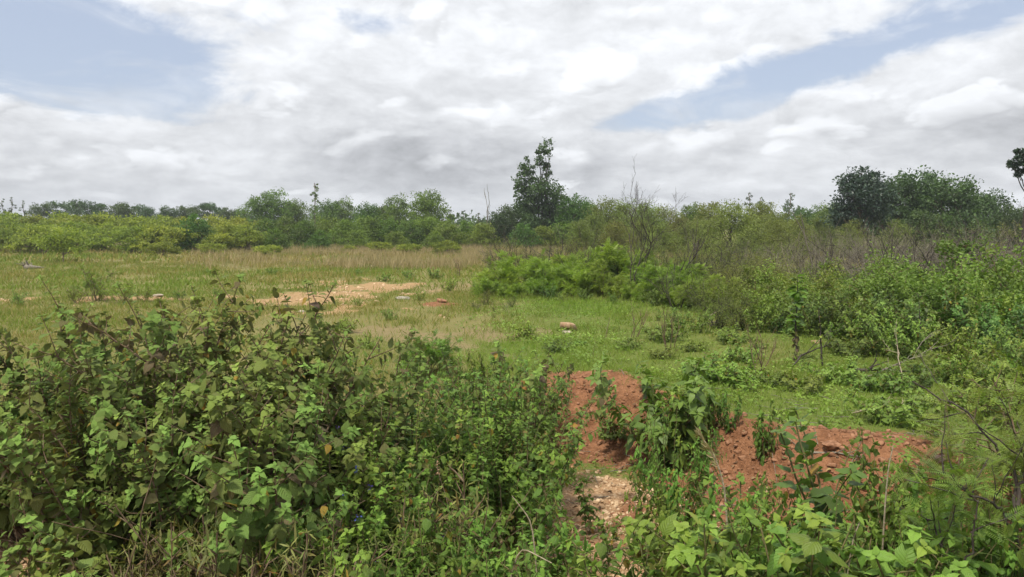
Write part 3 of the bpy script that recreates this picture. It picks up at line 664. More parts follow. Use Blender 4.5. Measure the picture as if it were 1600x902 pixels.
    out = [('stems', st.mesh('stems', M[stemmat])), ('foliage', lf.mesh('foliage', M[leafmat]))]
    if ye.any():
        scatter(yl, tpl, LP[ye], LF[ye]+np.array([0, 0, -.5]), LU[ye], LS[ye]*.85, rng.random(ye.sum()), wide=wide); out.append(('yellowed_leaves', yl.mesh('yellowed_leaves', M['yellow'])))
    if flowers:
        ii = rng.choice(len(axes), flowers)
        for q in ii:
            p = axes[q][0][-1]; m = 9; fl = Geo(); scatter(fl, DIAM, p+rng.normal(0, .008, (m, 3))+np.array([0, 0, .04]), rdir(rng, m), rdir(rng, m), .012, rng.random(m)); out.append(('flower', fl.mesh('flower', M['flower'])))
    return out

# ---------------------------------------------------------------- placing, describing
PLANTS = []
def place(parts, name, loc, rz=0, s=1, label=None, cat=None, group=None, desc=None, zone=None, tilt=(0, 0)):
    """a new Empty at the base with copies of the parts"""
    o = bpy.data.objects.new(name, None); COL.objects.link(o); o.empty_display_size = .2
    o.location = loc; o.rotation_euler = (tilt[0], tilt[1], rz); o.scale = (s, s, s) if np.isscalar(s) else s
    for pn, me in parts:
        c = bpy.data.objects.new(pn, me); COL.objects.link(c); c.parent = o
    tag(o, label, cat, group)
    if desc: PLANTS.append((o, desc, zone))
    return o
def top_of(parts): return PT[id(parts)]
PT = {}
def reg(parts, q=99.6):
    z = 0
    for pn, me in parts:
        a = np.empty(len(me.vertices)*3, np.float32); me.vertices.foreach_get('co', a); z = max(z, float(np.percentile(a[2::3], q)) if len(a) else 0)
    PT[id(parts)] = z; return parts
_rr = random.Random(4)
def stand(fam, px, y, top, name, desc, cat, group, zone, wid=1.0, rz=None, smax=None):
    """plant of family fam with its foot in column px at depth y and its top at row `top` of the photo"""
    x, yy = at(px, y); z = gz(x, yy); h = max(.08, top_z(top, yy)-z)
    p = min(fam, key=lambda q: abs(math.log(h/top_of(q)))+_rr.random()*.35); s = h/top_of(p)
    return place(p, name, (x, yy, z), _rr.uniform(0, 6.28) if rz is None else rz, (s*wid, s*wid, s), None, cat, group, desc, zone)

# ---------------------------------------------------------------- the far trees
def rg(s): return np.random.default_rng(s)
broad = [reg(tree(100+i, round_blobs(rg(i), 13, 2.5, 1.6, 6.2, 1.3), 'midgreen', .24, 8000, .14)) for i in range(3)]
darkbroad = [reg(tree(120+i, round_blobs(rg(20+i), 13, 2.6, 1.2, 5.6, 1.35), 'darkgreen', .24, 8000, .15)) for i in range(3)]
flat_top = [reg(tree(140+i, [(math.cos(a)*q, math.sin(a)*q*.8, 4.6+.8*math.sin(a*3+i), 1.1, 1.1, .38) for a, q in ((0, 1.8), (1.3, 2.2), (2.5, 1.7), (3.8, 2.3), (5.1, 2.0), (.6, .3))], 'darkgreen', .22, 3600, .13, limb=.45)) for i in range(2)]
slender = [reg(tree(150+i, [(.3*math.sin(k*1.7+i), .3*math.cos(k*2.1), 2.6+k*.75, .75-.06*k, .7-.06*k, .55) for k in range(9)], 'midgreen' if i else 'darkgreen', .22, 1700, .11, trunk_top=8.6, limb=.92, shell=.5)) for i in range(2)]
conifer = [reg(tree(160+i, [(.25*math.sin(k*2+i), .25*math.cos(k*2), 1.2+k*.85, 1.35-.17*k, 1.35-.17*k, .6) for k in range(7)], 'darkgreen', .20, 3200, .12, trunk_top=6.8, limb=.95)) for i in range(2)]
acacia = []
for i in range(4):
    r_ = rg(170+i); bl = []
    for k in range(15):
        a = k*2.4+r_.uniform(-.3, .3); q = 1.95*math.sqrt((k+.4)/15); z = (1.75-.38*q+r_.uniform(-.35, .30))*(.5 if k % 4 == 3 else 1); rr = r_.uniform(.45, .8); bl.append((q*math.cos(a), q*math.sin(a), max(.35, z), rr, rr, rr*.42))
    acacia.append(reg(tree(170+i, bl, 'acacia', .15, 6400, .07, base=((0, 0), (.25, .1), (-.2, .15)), tpl=DIAM, shell=.3, sub=.36, flat=.5, trunk_top=1.0, limb=.4)))
greenbush = []
for i in range(3):
    greenbush.append(reg(tree(190+i, round_blobs(rg(190+i), 13, 1.7, .45, 2.3, .8, .7), 'thicket' if i else 'midgreen', .15, 7000, .06, base=((0, 0), (.2, .2)), trunk_top=.9, shell=.4)))
olivetree = [reg(tree(200+i, round_blobs(rg(200+i), 16, 1.9, .6, 3.6, .85, .6), 'olive', .12, 8500, .07, trunk_top=2.2, shell=.35, sub=.36, tpl=DIAM, barkm='dark_bark')) for i in range(3)]

FT = "trees and bushes along the far edge of the field"
rows = [
 # back row, dark, standing on the skyline
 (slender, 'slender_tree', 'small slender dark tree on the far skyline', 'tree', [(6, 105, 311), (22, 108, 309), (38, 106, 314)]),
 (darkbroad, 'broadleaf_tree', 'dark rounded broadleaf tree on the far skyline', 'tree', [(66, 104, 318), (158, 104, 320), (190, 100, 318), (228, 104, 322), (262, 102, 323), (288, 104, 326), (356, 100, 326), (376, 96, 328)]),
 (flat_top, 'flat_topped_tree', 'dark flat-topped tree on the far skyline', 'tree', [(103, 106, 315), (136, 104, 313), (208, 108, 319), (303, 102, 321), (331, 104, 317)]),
 (broad, 'broadleaf_tree', 'green broadleaf tree rising over the far bushes', 'tree', [(402, 86, 308), (430, 85, 297), (460, 86, 313), (517, 86, 314), (538, 88, 311), (576, 78, 318), (621, 74, 306), (669, 71, 299), (600, 80, 322)]),
 (slender, 'slender_tree', 'lone slender tall tree poking above the broadleaf trees', 'tree', [(493, 96, 286)]),
 (conifer, 'conical_tree', 'dark narrow conical tree behind the far bushes', 'tree', [(704, 72, 328), (724, 74, 334), (748, 72, 333), (690, 73, 340)]),
 # the yellow green thicket
 (acacia, 'acacia_bush', 'yellow-green acacia bush at the back of the thicket', 'bush', [(-20, 64, 334), (14, 64, 333), (52, 63, 337), (92, 64, 334), (131, 62, 337), (172, 63, 335), (214, 62, 339), (252, 63, 338), (288, 64, 340), (342, 63, 338), (378, 62, 341)]),
 (acacia, 'acacia_bush', 'yellow-green acacia bush in the thicket front', 'bush', [(-15, 53, 345), (28, 52, 349), (72, 51, 352), (118, 52, 347), (160, 53, 349), (206, 52, 354), (250, 53, 352), (345, 53, 350), (388, 52, 352)]),
 (greenbush, 'round_bush', 'dark green dome-shaped bush in the yellow-green thicket', 'bush', [(306, 51, 336)]),
 (greenbush, 'round_bush', 'mid-green bush below the far broadleaf trees', 'bush', [(415, 58, 343), (446, 60, 340), (478, 57, 345), (512, 60, 341), (545, 57, 344), (578, 58, 340), (608, 59, 343), (640, 58, 345), (668, 60, 340), (700, 58, 348), (730, 60, 346), (757, 58, 350), (818, 58, 350), (850, 56, 354), (884, 58, 348), (430, 53, 358), (500, 53, 360), (560, 53, 360), (620, 54, 362), (680, 54, 363)]),
 (acacia, 'acacia_bush', 'low yellow-green bush standing in the dry grass', 'bush', [(592, 49, 378), (640, 48, 381), (700, 46, 376), (545, 50, 384), (420, 47, 383), (330, 47, 380), (255, 46, 378)]),
 # middle and right
 (darkbroad, 'broadleaf_tree', 'dark green tree crowding the two-topped trunk', 'tree', [(797, 64, 322), (775, 62, 333), (822, 68, 318), (870, 66, 318)]),
 (broad, 'broadleaf_tree', 'leafy green tree behind the bare-branched shrubs', 'tree', [(896, 60, 306), (918, 63, 317), (1082, 62, 319), (1256, 72, 326), (1282, 70, 320), (1304, 62, 318)]),
 (olivetree, 'feathery_tree', 'olive feathery tree in the middle thicket', 'tree', [(946, 54, 310), (976, 52, 312), (1006, 50, 316), (1034, 54, 322), (1108, 52, 317), (1186, 50, 317), (1212, 46, 333), (1060, 50, 335), (930, 48, 332), (1245, 46, 338), (1280, 50, 336), (1075, 42, 345), (1110, 40, 342), (1180, 40, 340), (1215, 41, 345), (905, 45, 345), (1000, 42, 342), (1035, 40, 348), (960, 43, 345), (1330, 42, 345), (1400, 41, 345)]),
 (olivetree, 'feathery_tree', 'wide olive feathery tree with a thin dark trunk', 'tree', [(1143, 38, 316)]),
 (conifer, 'conical_tree', 'small conical tree far off on the skyline', 'tree', [(1168, 112, 302), (1186, 110, 309), (1202, 114, 316), (1233, 104, 302)]),
 (broad[:1]+darkbroad[:1]+broad[1:2], 'broadleaf_tree', 'spreading green tree beside the blue-green tree', 'tree', [(1388, 50, 278), (1424, 50, 268), (1452, 52, 286), (1490, 47, 277), (1518, 50, 300)]),
 (darkbroad, 'broadleaf_tree', 'dark green tree among the dead thicket', 'tree', [(1547, 60, 299), (1575, 48, 322), (1602, 46, 328), (1310, 58, 328), (1285, 60, 334), (1440, 42, 330), (1480, 40, 335)]),
]
for fam, name, desc, cat, spots in rows:
    for px, y, top in spots: stand(fam, px, y+_rr.uniform(-1.5, 1.5), top, name, desc, cat, FT, 'far')

def drawn_tree(name, y, px0, base_py_blobs, k, label, **kw):
    """a tree whose crown lobes were measured on the photo; each lobe gets real depth round the trunk"""
    x, yy = at(px0, y); z = gz(x, yy); rng = rg(k); sc_ = yy/FPX; bl = []
    for (px, py, rx, ry) in base_py_blobs:
        bl.append(((px-px0)*sc_, rng.uniform(-.5, .5)*rx*sc_*1.3, top_z(py, yy)-z, rx*sc_, rx*sc_*.9, ry*sc_))
    o = place(tree(k, bl, **kw), name, (x, yy, z), 0, 1, label, 'tree', FT); return o
drawn_tree('two_topped_tree', 62, 848, [(853, 229, 8, 11), (858, 241, 6, 9), (846, 243, 8, 11), (849, 259, 8, 9), (856, 271, 6, 7), (841, 254, 6, 8), (826, 256, 8, 11), (820, 268, 11, 10), (829, 278, 9, 9), (815, 284, 10, 9),
    (842, 292, 26, 11), (815, 300, 13, 10), (868, 299, 13, 8), (838, 309, 28, 12), (826, 322, 20, 10), (860, 318, 16, 10), (852, 332, 22, 9), (873, 310, 9, 7), (835, 345, 16, 8), (828, 360, 20, 10), (858, 356, 22, 11)], 301,
    'tallest tree in view, dark crown with two leaning plumes on top', leafmat='darkgreen', size=.22, nleaf=8800, trunk_r=.11, barkm='dark_bark', trunk_top=5.6, base=((0, 0), (.5, .2), (-.4, .1)), shell=.3, sub=.40, per=26, limb=.6)
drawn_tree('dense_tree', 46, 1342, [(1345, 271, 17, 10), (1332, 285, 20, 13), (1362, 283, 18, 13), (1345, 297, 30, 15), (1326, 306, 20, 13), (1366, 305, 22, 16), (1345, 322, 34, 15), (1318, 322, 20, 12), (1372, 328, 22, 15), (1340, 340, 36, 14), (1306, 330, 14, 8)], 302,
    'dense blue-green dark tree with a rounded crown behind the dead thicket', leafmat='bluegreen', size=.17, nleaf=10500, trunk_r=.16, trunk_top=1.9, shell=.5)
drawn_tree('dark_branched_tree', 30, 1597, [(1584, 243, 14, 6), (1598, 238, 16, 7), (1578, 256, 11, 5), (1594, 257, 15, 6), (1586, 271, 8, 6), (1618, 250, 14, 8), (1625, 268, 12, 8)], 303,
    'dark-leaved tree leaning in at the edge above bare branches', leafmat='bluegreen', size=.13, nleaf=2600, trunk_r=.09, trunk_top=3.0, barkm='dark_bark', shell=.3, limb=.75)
x, y = at(97, 38); lone = tree(304, [(.0, 0, 1.05, .75, .7, .22), (.5, .2, .85, .6, .6, .2), (-.55, -.1, .9, .6, .6, .2), (.1, .1, 1.3, .5, .5, .2), (-.2, .3, .72, .6, .5, .16), (.75, -.1, .68, .4, .4, .14)], 'acacia', .12, 2400, .035, trunk_top=.8, barkm='bark', shell=.3, sub=.4)
place(lone, 'acacia_sapling', (x, y, gz(x, y)), 0, 1.1, 'lone little acacia sapling with a bare stem standing in the open grass', 'sapling')
def far_woods():
    rng = rg(33); bl = []
    for i in range(150):
        y = rng.uniform(125, 210); x = rng.uniform(-.78, .78)*y; h = rng.uniform(2.0, 4.6); bl.append((x, y, h*.55, rng.uniform(3, 6), 3, h*.5))
    P, F, U, Rn, _ = clumps(rng, bl, .8, 16000, DIAM, shell=.3)
    g = Geo(); scatter(g, DIAM, P, F, U, rng.uniform(.6, 1.2, len(P)), Rn); tag(g.obj('far_woods', M['darkgreen'], smooth=False), 'dark line of woods far beyond the field', 'woods', kind='stuff')
far_woods()

# ---------------------------------------------------------------- the thicket in the middle distance
brightS = [reg(feather_shrub(400+i, 1.5, 1.15, 'bright', size=.062, nleaf=6200, frond=9, bl=18)) for i in range(4)]
oliveS = [reg(feather_shrub(420+i, 1.9, 1.2, 'olive', size=.072, nleaf=4300, bl=20, barkm='dark_bark', twigs=3)) for i in range(4)]
midS = [reg(feather_shrub(440+i, 1.6, 1.2, 'thicket', size=.06, nleaf=7500, bl=18, tpl=DIAM)) for i in range(3)]
weedS = [reg(near_bush(460+i, .85, .55, 8, 'weed', .075, LEAF_MID, 'green_stem', low=.10, tiltmax=.75, yellow=.02, childlen=.38)) for i in range(4)]
weedDark = [reg(near_bush(470+i, .95, .6, 9, 'deepweed', .078, LEAF_MID, 'green_stem', low=.08, tiltmax=.85, yellow=.01, childlen=.40)) for i in range(3)]
brush = [reg(dead_brush(480+i, 1.7, 1.2, 17)) for i in range(4)]
darkbrush = [reg(dead_brush(490+i, 1.8, 1.0, 9, 'dark_bark', .012)) for i in range(3)]
MT = "shrubs of the scrub thicket beyond the lawn"; DT = "leafless shrubs in the thicket"
rows = [
 (oliveS, 'feathery_shrub', 'olive fine-leaved shrub at the thicket back', 'shrub', MT, [(788, 31, 371), (828, 33, 376), (862, 36, 380), (905, 33, 372), (1062, 29, 368), (1096, 30, 365), (1205, 31, 372), (1165, 33, 368), (1010, 33, 374), (955, 34, 370), (1240, 36, 352), (1290, 36, 350), (1345, 37, 352), (1400, 36, 350), (1460, 35, 348), (1520, 34, 346), (1580, 33, 348)]),
 (brush, 'dead_shrub', 'pale leafless twiggy shrub', 'dead shrub', DT, [(1222, 29, 372), (1252, 27, 362), (1282, 28, 358), (1312, 26, 352), (1342, 27, 350), (1374, 26, 347), (1402, 28, 352), (1435, 26, 356), (1466, 27, 352), (1500, 26, 350), (1532, 25, 354), (1566, 26, 350), (1598, 25, 356), (1235, 23, 392), (1300, 22, 384), (1360, 22, 378), (1420, 21, 380), (1485, 21, 378), (1545, 20, 376), (772, 32, 372), (855, 34, 376), (1150, 30, 372), (1185, 27, 385), (1258, 18.2, 376), (1330, 17.4, 366), (1402, 17, 362), (1472, 16.4, 356), (1542, 15.8, 352), (1295, 16.6, 384), (1365, 16, 376), (1435, 15.6, 372), (1505, 15, 366), (1585, 14.6, 360), (1120, 20, 392)]),
 (darkbrush, 'dead_shrub', 'dark leafless shrub with wiry black stems', 'dead shrub', DT, [(805, 23, 352), (880, 24, 356), (905, 22, 352), (1080, 22, 340), (1118, 21, 372), (1390, 24, 338), (1470, 23, 334), (1520, 22, 330), (1556, 19, 360), (1455, 19, 372), (1060, 17, 395), (1282, 17.2, 356), (1352, 16.6, 348), (1430, 16, 342), (1502, 15.4, 336), (1575, 15, 330)]),
 (brightS, 'feathery_shrub', 'bright green feathery shrub', 'shrub', MT, [(778, 21.5, 424), (812, 22, 403), (846, 23, 397), (868, 21, 412), (892, 23, 400), (925, 22.5, 390), (958, 22, 386), (988, 22, 392), (936, 20.3, 418), (905, 20.2, 428), (1012, 21, 412), (1036, 20, 418), (846, 20.3, 432), (800, 19.6, 440), (1066, 20, 425), (965, 19.5, 436), (1000, 19, 440), (1062, 17.6, 434), (1098, 17, 440), (1136, 16.4, 437), (1178, 16.2, 442), (1212, 15.8, 450), (1046, 18.4, 420), (760, 20, 432)]),
 (oliveS, 'feathery_shrub', 'olive feathery shrub', 'shrub', MT, [(1046, 23, 392), (1085, 24, 388), (1128, 20.6, 378), (1160, 18.9, 396), (1188, 18.1, 404), (1106, 16.3, 420), (1142, 15.9, 426), (1082, 17.5, 442), (1210, 17.2, 398), (1250, 17.2, 412), (1120, 13.9, 455), (1155, 13.8, 452)]),
 (midS, 'dense_shrub', 'dense green shrub', 'shrub', MT, [(1196, 15.5, 416), (1228, 15.9, 414), (1270, 16.3, 410), (1312, 15.9, 406), (1352, 15.5, 410), (1392, 15.0, 404), (1434, 14.6, 396), (1476, 14.2, 388), (1518, 13.8, 384), (1560, 13.3, 388), (1600, 12.9, 384), (1292, 14.4, 428), (1336, 14.0, 424), (1215, 14.1, 438), (1455, 12.9, 416), (1500, 12.6, 414), (1545, 12.2, 418), (1588, 11.9, 422), (1380, 13.6, 422), (1420, 13.2, 420)]),
 (weedDark, 'leafy_weed', 'bushy dark green broad-leaved weed', 'weed', MT, [(1250, 13.4, 452), (1285, 12.9, 448), (1318, 12.6, 452), (1430, 11.7, 448), (1475, 11.4, 444), (1525, 11.0, 448), (1572, 10.7, 452), (1398, 12.2, 454), (860, 19.2, 440), (912, 19, 446), (1025, 17.6, 448)]),
 (weedS, 'leafy_weed', 'upright pale green broad-leaved weed', 'weed', MT, [(1362, 12.0, 454), (1408, 11.4, 470), (1376, 11.1, 486), (1440, 10.7, 490), (1486, 10.2, 496), (1532, 9.9, 500), (1580, 9.5, 502), (1340, 12.3, 484), (1306, 12.5, 492), (1270, 12.8, 494), (1500, 9.0, 540), (1556, 8.4, 540), (1600, 8.1, 530), (1238, 13.0, 488), (1060, 13.6, 476), (1090, 13.4, 480), (1180, 13.4, 474), (1030, 15, 486), (772, 15.5, 505), (800, 15.8, 492), (735, 15.2, 512), (960, 18, 456), (880, 18.6, 452)]),
]
for fam, name, desc, cat, grp, spots in rows:
    for px, y, top in spots: stand(fam, px, y, top+(_rr.uniform(-11, 9) if fam is brightS or fam is midS else 0), name, desc, cat, grp, 'mid', wid=1.12 if fam in (brightS, oliveS, midS) else 1.0)

def single(parts, name, px, py, label, cat, s=1, rz=0, tilt=(0, 0), group=None, top=None):
    x, y = on_ground(px, py)
    if top is not None: s = max(.05, top_z(top, y)-gz(x, y))/reg_top(parts)
    return place(parts, name, (x, y, gz(x, y)), rz, s, label, cat, group, tilt=tilt)
def reg_top(p):
    if id(p) not in PT: reg(p)
    return PT[id(p)]
bt = bare_tree(501, 3.6, .024, 'dark_bark', (.18, 0, 1), 4, .85, 4, (3, 4)); x, y = at(985, 19.6)
place(bt, 'bare_shrub', (x, y, gz(x, y)), .4, (top_z(258, y)-gz(x, y))/reg_top(bt), 'tall leafless black-branched shrub rising above the bright green shrubs', 'bare shrub')
bt2 = bare_tree(502, 3.0, .02, 'dark_bark', (.0, 0, 1), 4, .7, 2, (3, 4)); x, y = at(1592, 22)
place(bt2, 'bare_shrub', (x, y, gz(x, y)), 1.4, (top_z(286, y)-gz(x, y))/reg_top(bt2), 'leafless dark shrub under the dark-leaved tree leaning in at the edge', 'bare shrub')
sn = bare_tree(503, 4, .04, 'dead_wood', (.03, 0, 1), 2, .45, 1, (1, 3)); x, y = at(764, 60)
place(sn, 'dead_tree', (x, y, gz(x, y)), 0, (top_z(289, y)-gz(x, y))/reg_top(sn), 'thin dead tree top, bare and bent, beside the two-topped tree', 'dead tree')
cr = bare_tree(504, 1.7, .015, 'dark_bark', (.75, 0, 1), 3, .6, 2, (2, 3)); x, y = at(1030, 18.5)
place(cr, 'bare_shrub', (x, y, gz(x, y)), 0, (top_z(352, y)-gz(x, y))/reg_top(cr), 'crooked leafless black branch leaning out of the bright green shrubs', 'bare shrub')
for i, (px, y, top, lean, lab) in enumerate(((890, 30, 352, -.2, 'thin dead stem leaning among the olive shrubs'), (1255, 17.5, 378, -.35, 'pale bent dead stem leaning before the twiggy thicket'), (1270, 28, 330, .1, 'bare twig pole standing behind the twiggy thicket'))):
    b_ = bare_tree(510+i, 2.0, .016, 'pale_wood' if i == 1 else 'dead_wood', (lean, 0, 1), 1, .5, 1, (1, 2)); x, yy = at(px, y)
    place(b_, 'dead_shoot', (x, yy, gz(x, yy)), 0, (top_z(top, yy)-gz(x, yy))/reg_top(b_), lab, 'dead shoot')

# ---------------------------------------------------------------- stones, logs and sticks lying about
def stone(name, seed, px, py, size, mat, label, flat=.55, rz=0, sub=3, lift=.25, tilt=0, cat='rock'):
    x, y = on_ground(px, py); g = Geo(); tv, tf, tu = stone_tpl(seed, sub, flat, .18); g.add(tv*size, tf, tu, .5)
    o = g.obj(name, M[mat], smooth=False); o.location = (x, y, gz(x, y)+size*flat*lift); o.rotation_euler = (0, tilt, rz); return tag(o, label, cat)
stone('rock', 3, 888, 517, .165, 'tan_stone', 'flat-topped tan rock lying alone on the green lawn', .55, .5, lift=.95, tilt=.1)
stone('rock', 9, 887, 521, .10, 'pale_stone', 'small pale stone wedged under the flat-topped tan rock', .5, .2, lift=.2)
stone('stone_slab', 4, 628, 468, .22, 'grey_stone', 'flat grey slab of stone on the bare sandy field', .22, .3, lift=.6)
stone('rock', 5, 247, 464, .15, 'pale_stone', 'whitish rock on the sandy strip behind the shrubs', .5, .8)
stone('rock', 6, 470, 488, .09, 'pale_stone', 'small white rock at the edge of the sandy patch', .5, .1)
stone('rock', 7, 1276, 537, .10, 'tan_stone', 'brown rounded stone beside the brown-leaved stalk', .55, .4)
stone('rock', 8, 1300, 700, .10, 'redclod', 'rounded red stone half sunk in the red bank', .55, .4)
stone('rock', 10, 1471, 722, .075, 'mauve_stone', 'dark maroon stone on the red bank by the feathery branch', .55, 1.4)
stone('rock', 11, 1195, 768, .055, 'tan_stone', 'orange-tan stone at the foot of the red bank', .5, .4)
stone('rock', 12, 24, 792, .07, 'pale_stone', 'pale pebble-like rock on gravel under the big dull shrub', .6, .4)
stone('rock', 13, 1052, 852, .05, 'pale_stone', 'flat pale stone on the near gravel', .4, 1.0)
stone('rock', 14, 690, 472, .14, 'redclod', 'lump of red earth on the bare field', .5, .4)
stone('rock', 15, 705, 478, .10, 'redclod', 'smaller lump of red earth beside the larger lump', .5, 1.4)
def driftlog():
    x, y = on_ground(45, 421); rng = rg(610); root = place([], 'log', (x, y, gz(x, y)), 0, .75, 'weathered uprooted stump with broken roots lying on the grass', 'log')
    g = Geo(); P = bez(rng, (-.35, 0, .13), (.75, .15, .08), 9, .04); tubes(g, [(P, np.array([.05, .15, .19, .18, .14, .10, .07, .05, .02]))], 9); g.obj('trunk', M['dead_wood'], root)
    g = Geo(); polys = []
    for i in range(11): branching(rng, (rng.uniform(-.3, .2), 0, .18), (rng.normal(-.3, .6), rng.normal(0, .5), rng.uniform(.2, 1.2)), rng.uniform(.2, .35), .03, 1, polys, (1, 2), .6, .1, 4)
    tubes(g, polys, 5); g.obj('roots', M['dead_wood'], root)
driftlog()
def stick(px0, py0, px1, py1, r, mat, label, seed, twigs=2, rise=.06):
    a = on_ground(px0, py0); b = on_ground(px1, py1); rng = rg(seed); o = place([], 'fallen_branch', (a[0], a[1], gz(*a)), 0, 1, label, 'fallen branch')
    d = np.array([b[0]-a[0], b[1]-a[1], gz(*b)-gz(*a)+rise]); P = bez(rng, (0, 0, r), d, 9, .03, .03); g = Geo(); polys = [(P, np.linspace(r, r*.4, 9))]
    for i in range(twigs): branching(rng, P[rng.integers(2, 8)], nrm(d)+rng.normal(0, .5, 3)+np.array([0, 0, .4]), np.linalg.norm(d)*.3, r*.5, 1, polys, (1, 2), .5, .1, 4)
    tubes(g, polys, 5); g.obj('wood', M[mat], o)
stick(1335, 582, 1420, 588, .025, 'dark_bark', 'dark fallen branch on the brush heap at the edge of the lawn', 621, 3)
stick(1350, 590, 1470, 572, .014, 'dead_wood', 'long thin grey branch lying across the brush heap', 622, 4, .15)
stick(1405, 596, 1398, 566, .009, 'pale_wood', 'short pale forked stick standing out of the brush heap', 623, 3, .25)
stick(1330, 647, 1410, 640, .010, 'pale_wood', 'pale bleached stick lying on the lawn above the red bank', 624, 3, .02)
stick(1100, 500, 1180, 488, .018, 'pale_wood', 'straight pale stick leaning on the olive shrubs', 625, 1, .25)
stick(1085, 512, 1150, 505, .014, 'dead_wood', 'thin grey stick on the grass before the olive shrubs', 626, 2)
stick(1265, 712, 1350, 728, .012, 'dead_wood', 'crooked brown stick half buried in the red bank', 627, 2)
stick(1240, 575, 1300, 548, .014, 'dark_bark', 'dark fallen branch at the foot of the brown-leaved stalk', 628, 3, .12)

# leafy stalk with withered brown leaves, and thin bare saplings on the lawn
def stalk(px, py, top, seed, label, mat, withered=True, leafL=.13, n=40):
    x, y = on_ground(px, py); H = top_z(top, y)-gz(x, y); rng = rg(seed); o = place([], 'leafy_stalk', (x, y, gz(x, y)), 0, 1, label, 'stalk')
    P = bez(rng, (0, 0, -.05), (rng.normal(0, .05), 0, H), 12, .015); g = Geo(); tubes(g, [(P, np.linspace(.016, .004, 12))], 6); g.obj('stem', M['dark_bark'], o)
    lf = Geo(); wl = Geo()
    for k in range(n):
        u = (k+.5)/n; p = np.array([np.interp(u, np.linspace(0, 1, 12), P[:, c]) for c in range(3)]); low = u < .42 and withered
        a = k*2.4; fw = np.array([math.cos(a), math.sin(a), -1.4 if low else .1]); m = 3
        scatter(wl if low else lf, LEAF_MID, np.repeat(p[None], m, 0), fw+rng.normal(0, .35, (m, 3)), np.array([0, 0, 1])+rng.normal(0, .3, (m, 3)), leafL*(.55 if low else 1)*rng.uniform(.7, 1.2, m), rng.random(m)*(.14 if low else 1))
    lf.obj('foliage', M[mat], o)
    if wl.n: wl.obj('withered_leaves', M['dull'], o)
stalk(1241, 566, 432, 631, 'upright leafy stalk with withered brown leaves on its lower half', 'weed')
stalk(1286, 572, 482, 632, 'thin green stalk beside the brown-leaved stalk', 'weed', False, .05, 10)
stalk(1440, 560, 470, 633, 'dark slim stalk with few small leaves beyond the brush heap', 'deepweed', False, .05, 12)
for i, (px, py, top, s, lab) in enumerate(((1180, 586, 500, 1, 'bare twiggy sapling fanning out on the lawn'), (985, 528, 470, 1, 'leaning grey sapling with few twigs at the lawn edge'), (925, 556, 515, .6, 'single thin bare stem standing on the lawn'),
        (945, 530, 468, .6, 'tall thin bare stem before the bright green shrubs'), (1040, 545, 478, 1, 'leafless sapling with upright twigs at the lawn edge'), (712, 432, 388, 1, 'small dark twiggy sapling in the open field'))):
    b_ = bare_tree(640+i, 1.0, .010, 'brown_stem', (.1, 0, 1), 1 if s < 1 else 2, .45, 1 if s < 1 else 4, (0, 1) if s < 1 else (1, 3)); single(b_, 'bare_sapling', px, py, lab, 'sapling', top=top)

# small plants dotted over the field
tuft = [reg(near_bush(650+i, .45, .3, 7, 'weed', .07, LEAF_MID, 'green_stem', low=.02, tiltmax=1.0, yellow=.03, childlen=.4)) for i in range(3)]
fern = [reg(feather_shrub(655+i, .6, .5, 'weed', size=.03, nleaf=900, frond=4, bl=9)) for i in range(2)]
fieldg = "small plants dotted over the open field"
for fam, desc, spots in ((tuft, 'small leafy green weed in the field', [(640, 437, 422), (680, 436, 418), (424, 430, 417), (326, 428, 418), (560, 430, 420), (602, 440, 424), (655, 470, 455), (700, 455, 436), (540, 520, 495), (610, 500, 482), (575, 545, 520), (560, 478, 466)]),
                         (fern, 'low feathery seedling in the open field', [(150, 470, 412), (190, 474, 436), (30, 478, 452), (225, 472, 444), (280, 470, 450), (120, 474, 446), (340, 466, 448)])):
    for px, py, top in spots:
        x, y = on_ground(px, py); stand(fam, px, y, top, 'field_weed' if fam is tuft else 'feathery_seedling', desc, 'weed' if fam is tuft else 'seedling', fieldg, 'mid')
low_ = [reg(near_bush(670+i, .35, .35, 9, ('weed', 'deepweed', 'thicket')[i], .055, LEAF_MID, 'green_stem', low=.02, tiltmax=1.15, yellow=.02, childlen=.45)) for i in range(3)]
r_ = rg(671); spots = [(1105, 592), (1135, 604), (1330, 598), (1372, 612), (1420, 606), (1462, 598), (1505, 588), (1540, 612), (1450, 640), (1490, 655), (1525, 640), (1565, 600), (1590, 620), (1395, 560), (1445, 552), (1340, 556), (1302, 545), (1200, 545), (1150, 535), (1090, 548), (1050, 532), (1005, 520), (1230, 520), (1270, 516), (1330, 528), (1560, 650), (1210, 600), (1260, 610), (1380, 640), (1420, 660), (985, 545), (1030, 560), (1160, 565), (905, 540), (870, 550), (830, 530), (968, 680)]
for px, py in spots:
    px += r_.uniform(-12, 12); x, y = on_ground(px, py); stand(low_, px, y, py-max(10, r_.uniform(.10, .34)*FPX/y), 'low_weed', 'low leafy weed clump on the lawn', 'weed', "low weeds spotting the lawn", 'mid', wid=r_.uniform(.9, 1.5))
wd = [reg(feather_shrub(660+i, .9, .75, 'weed', size=.05, nleaf=4200, frond=10, bl=16)) for i in range(2)]
x, y = at(663, 9.6); stand(wd, 663, 9.6, 522, 'leafy_clump', 'rounded bright green clump of ferny weed at the near edge of the field', 'weed', None, 'near')
for px, y, top in ((742, 17, 468), (772, 16.6, 478), (800, 17.5, 462), (760, 18, 452)): stand(oliveS, px, y, top, 'scrubby_shrub', 'scruffy half-dry shrub near the bare soil', 'shrub', MT, 'mid')
for px, y, top in ((748, 16.8, 472), (792, 16.4, 470)): stand(brush, px, y, top, 'dead_shrub', 'small brown dry shrub at the tip of the thicket', 'dead shrub', DT, 'mid')

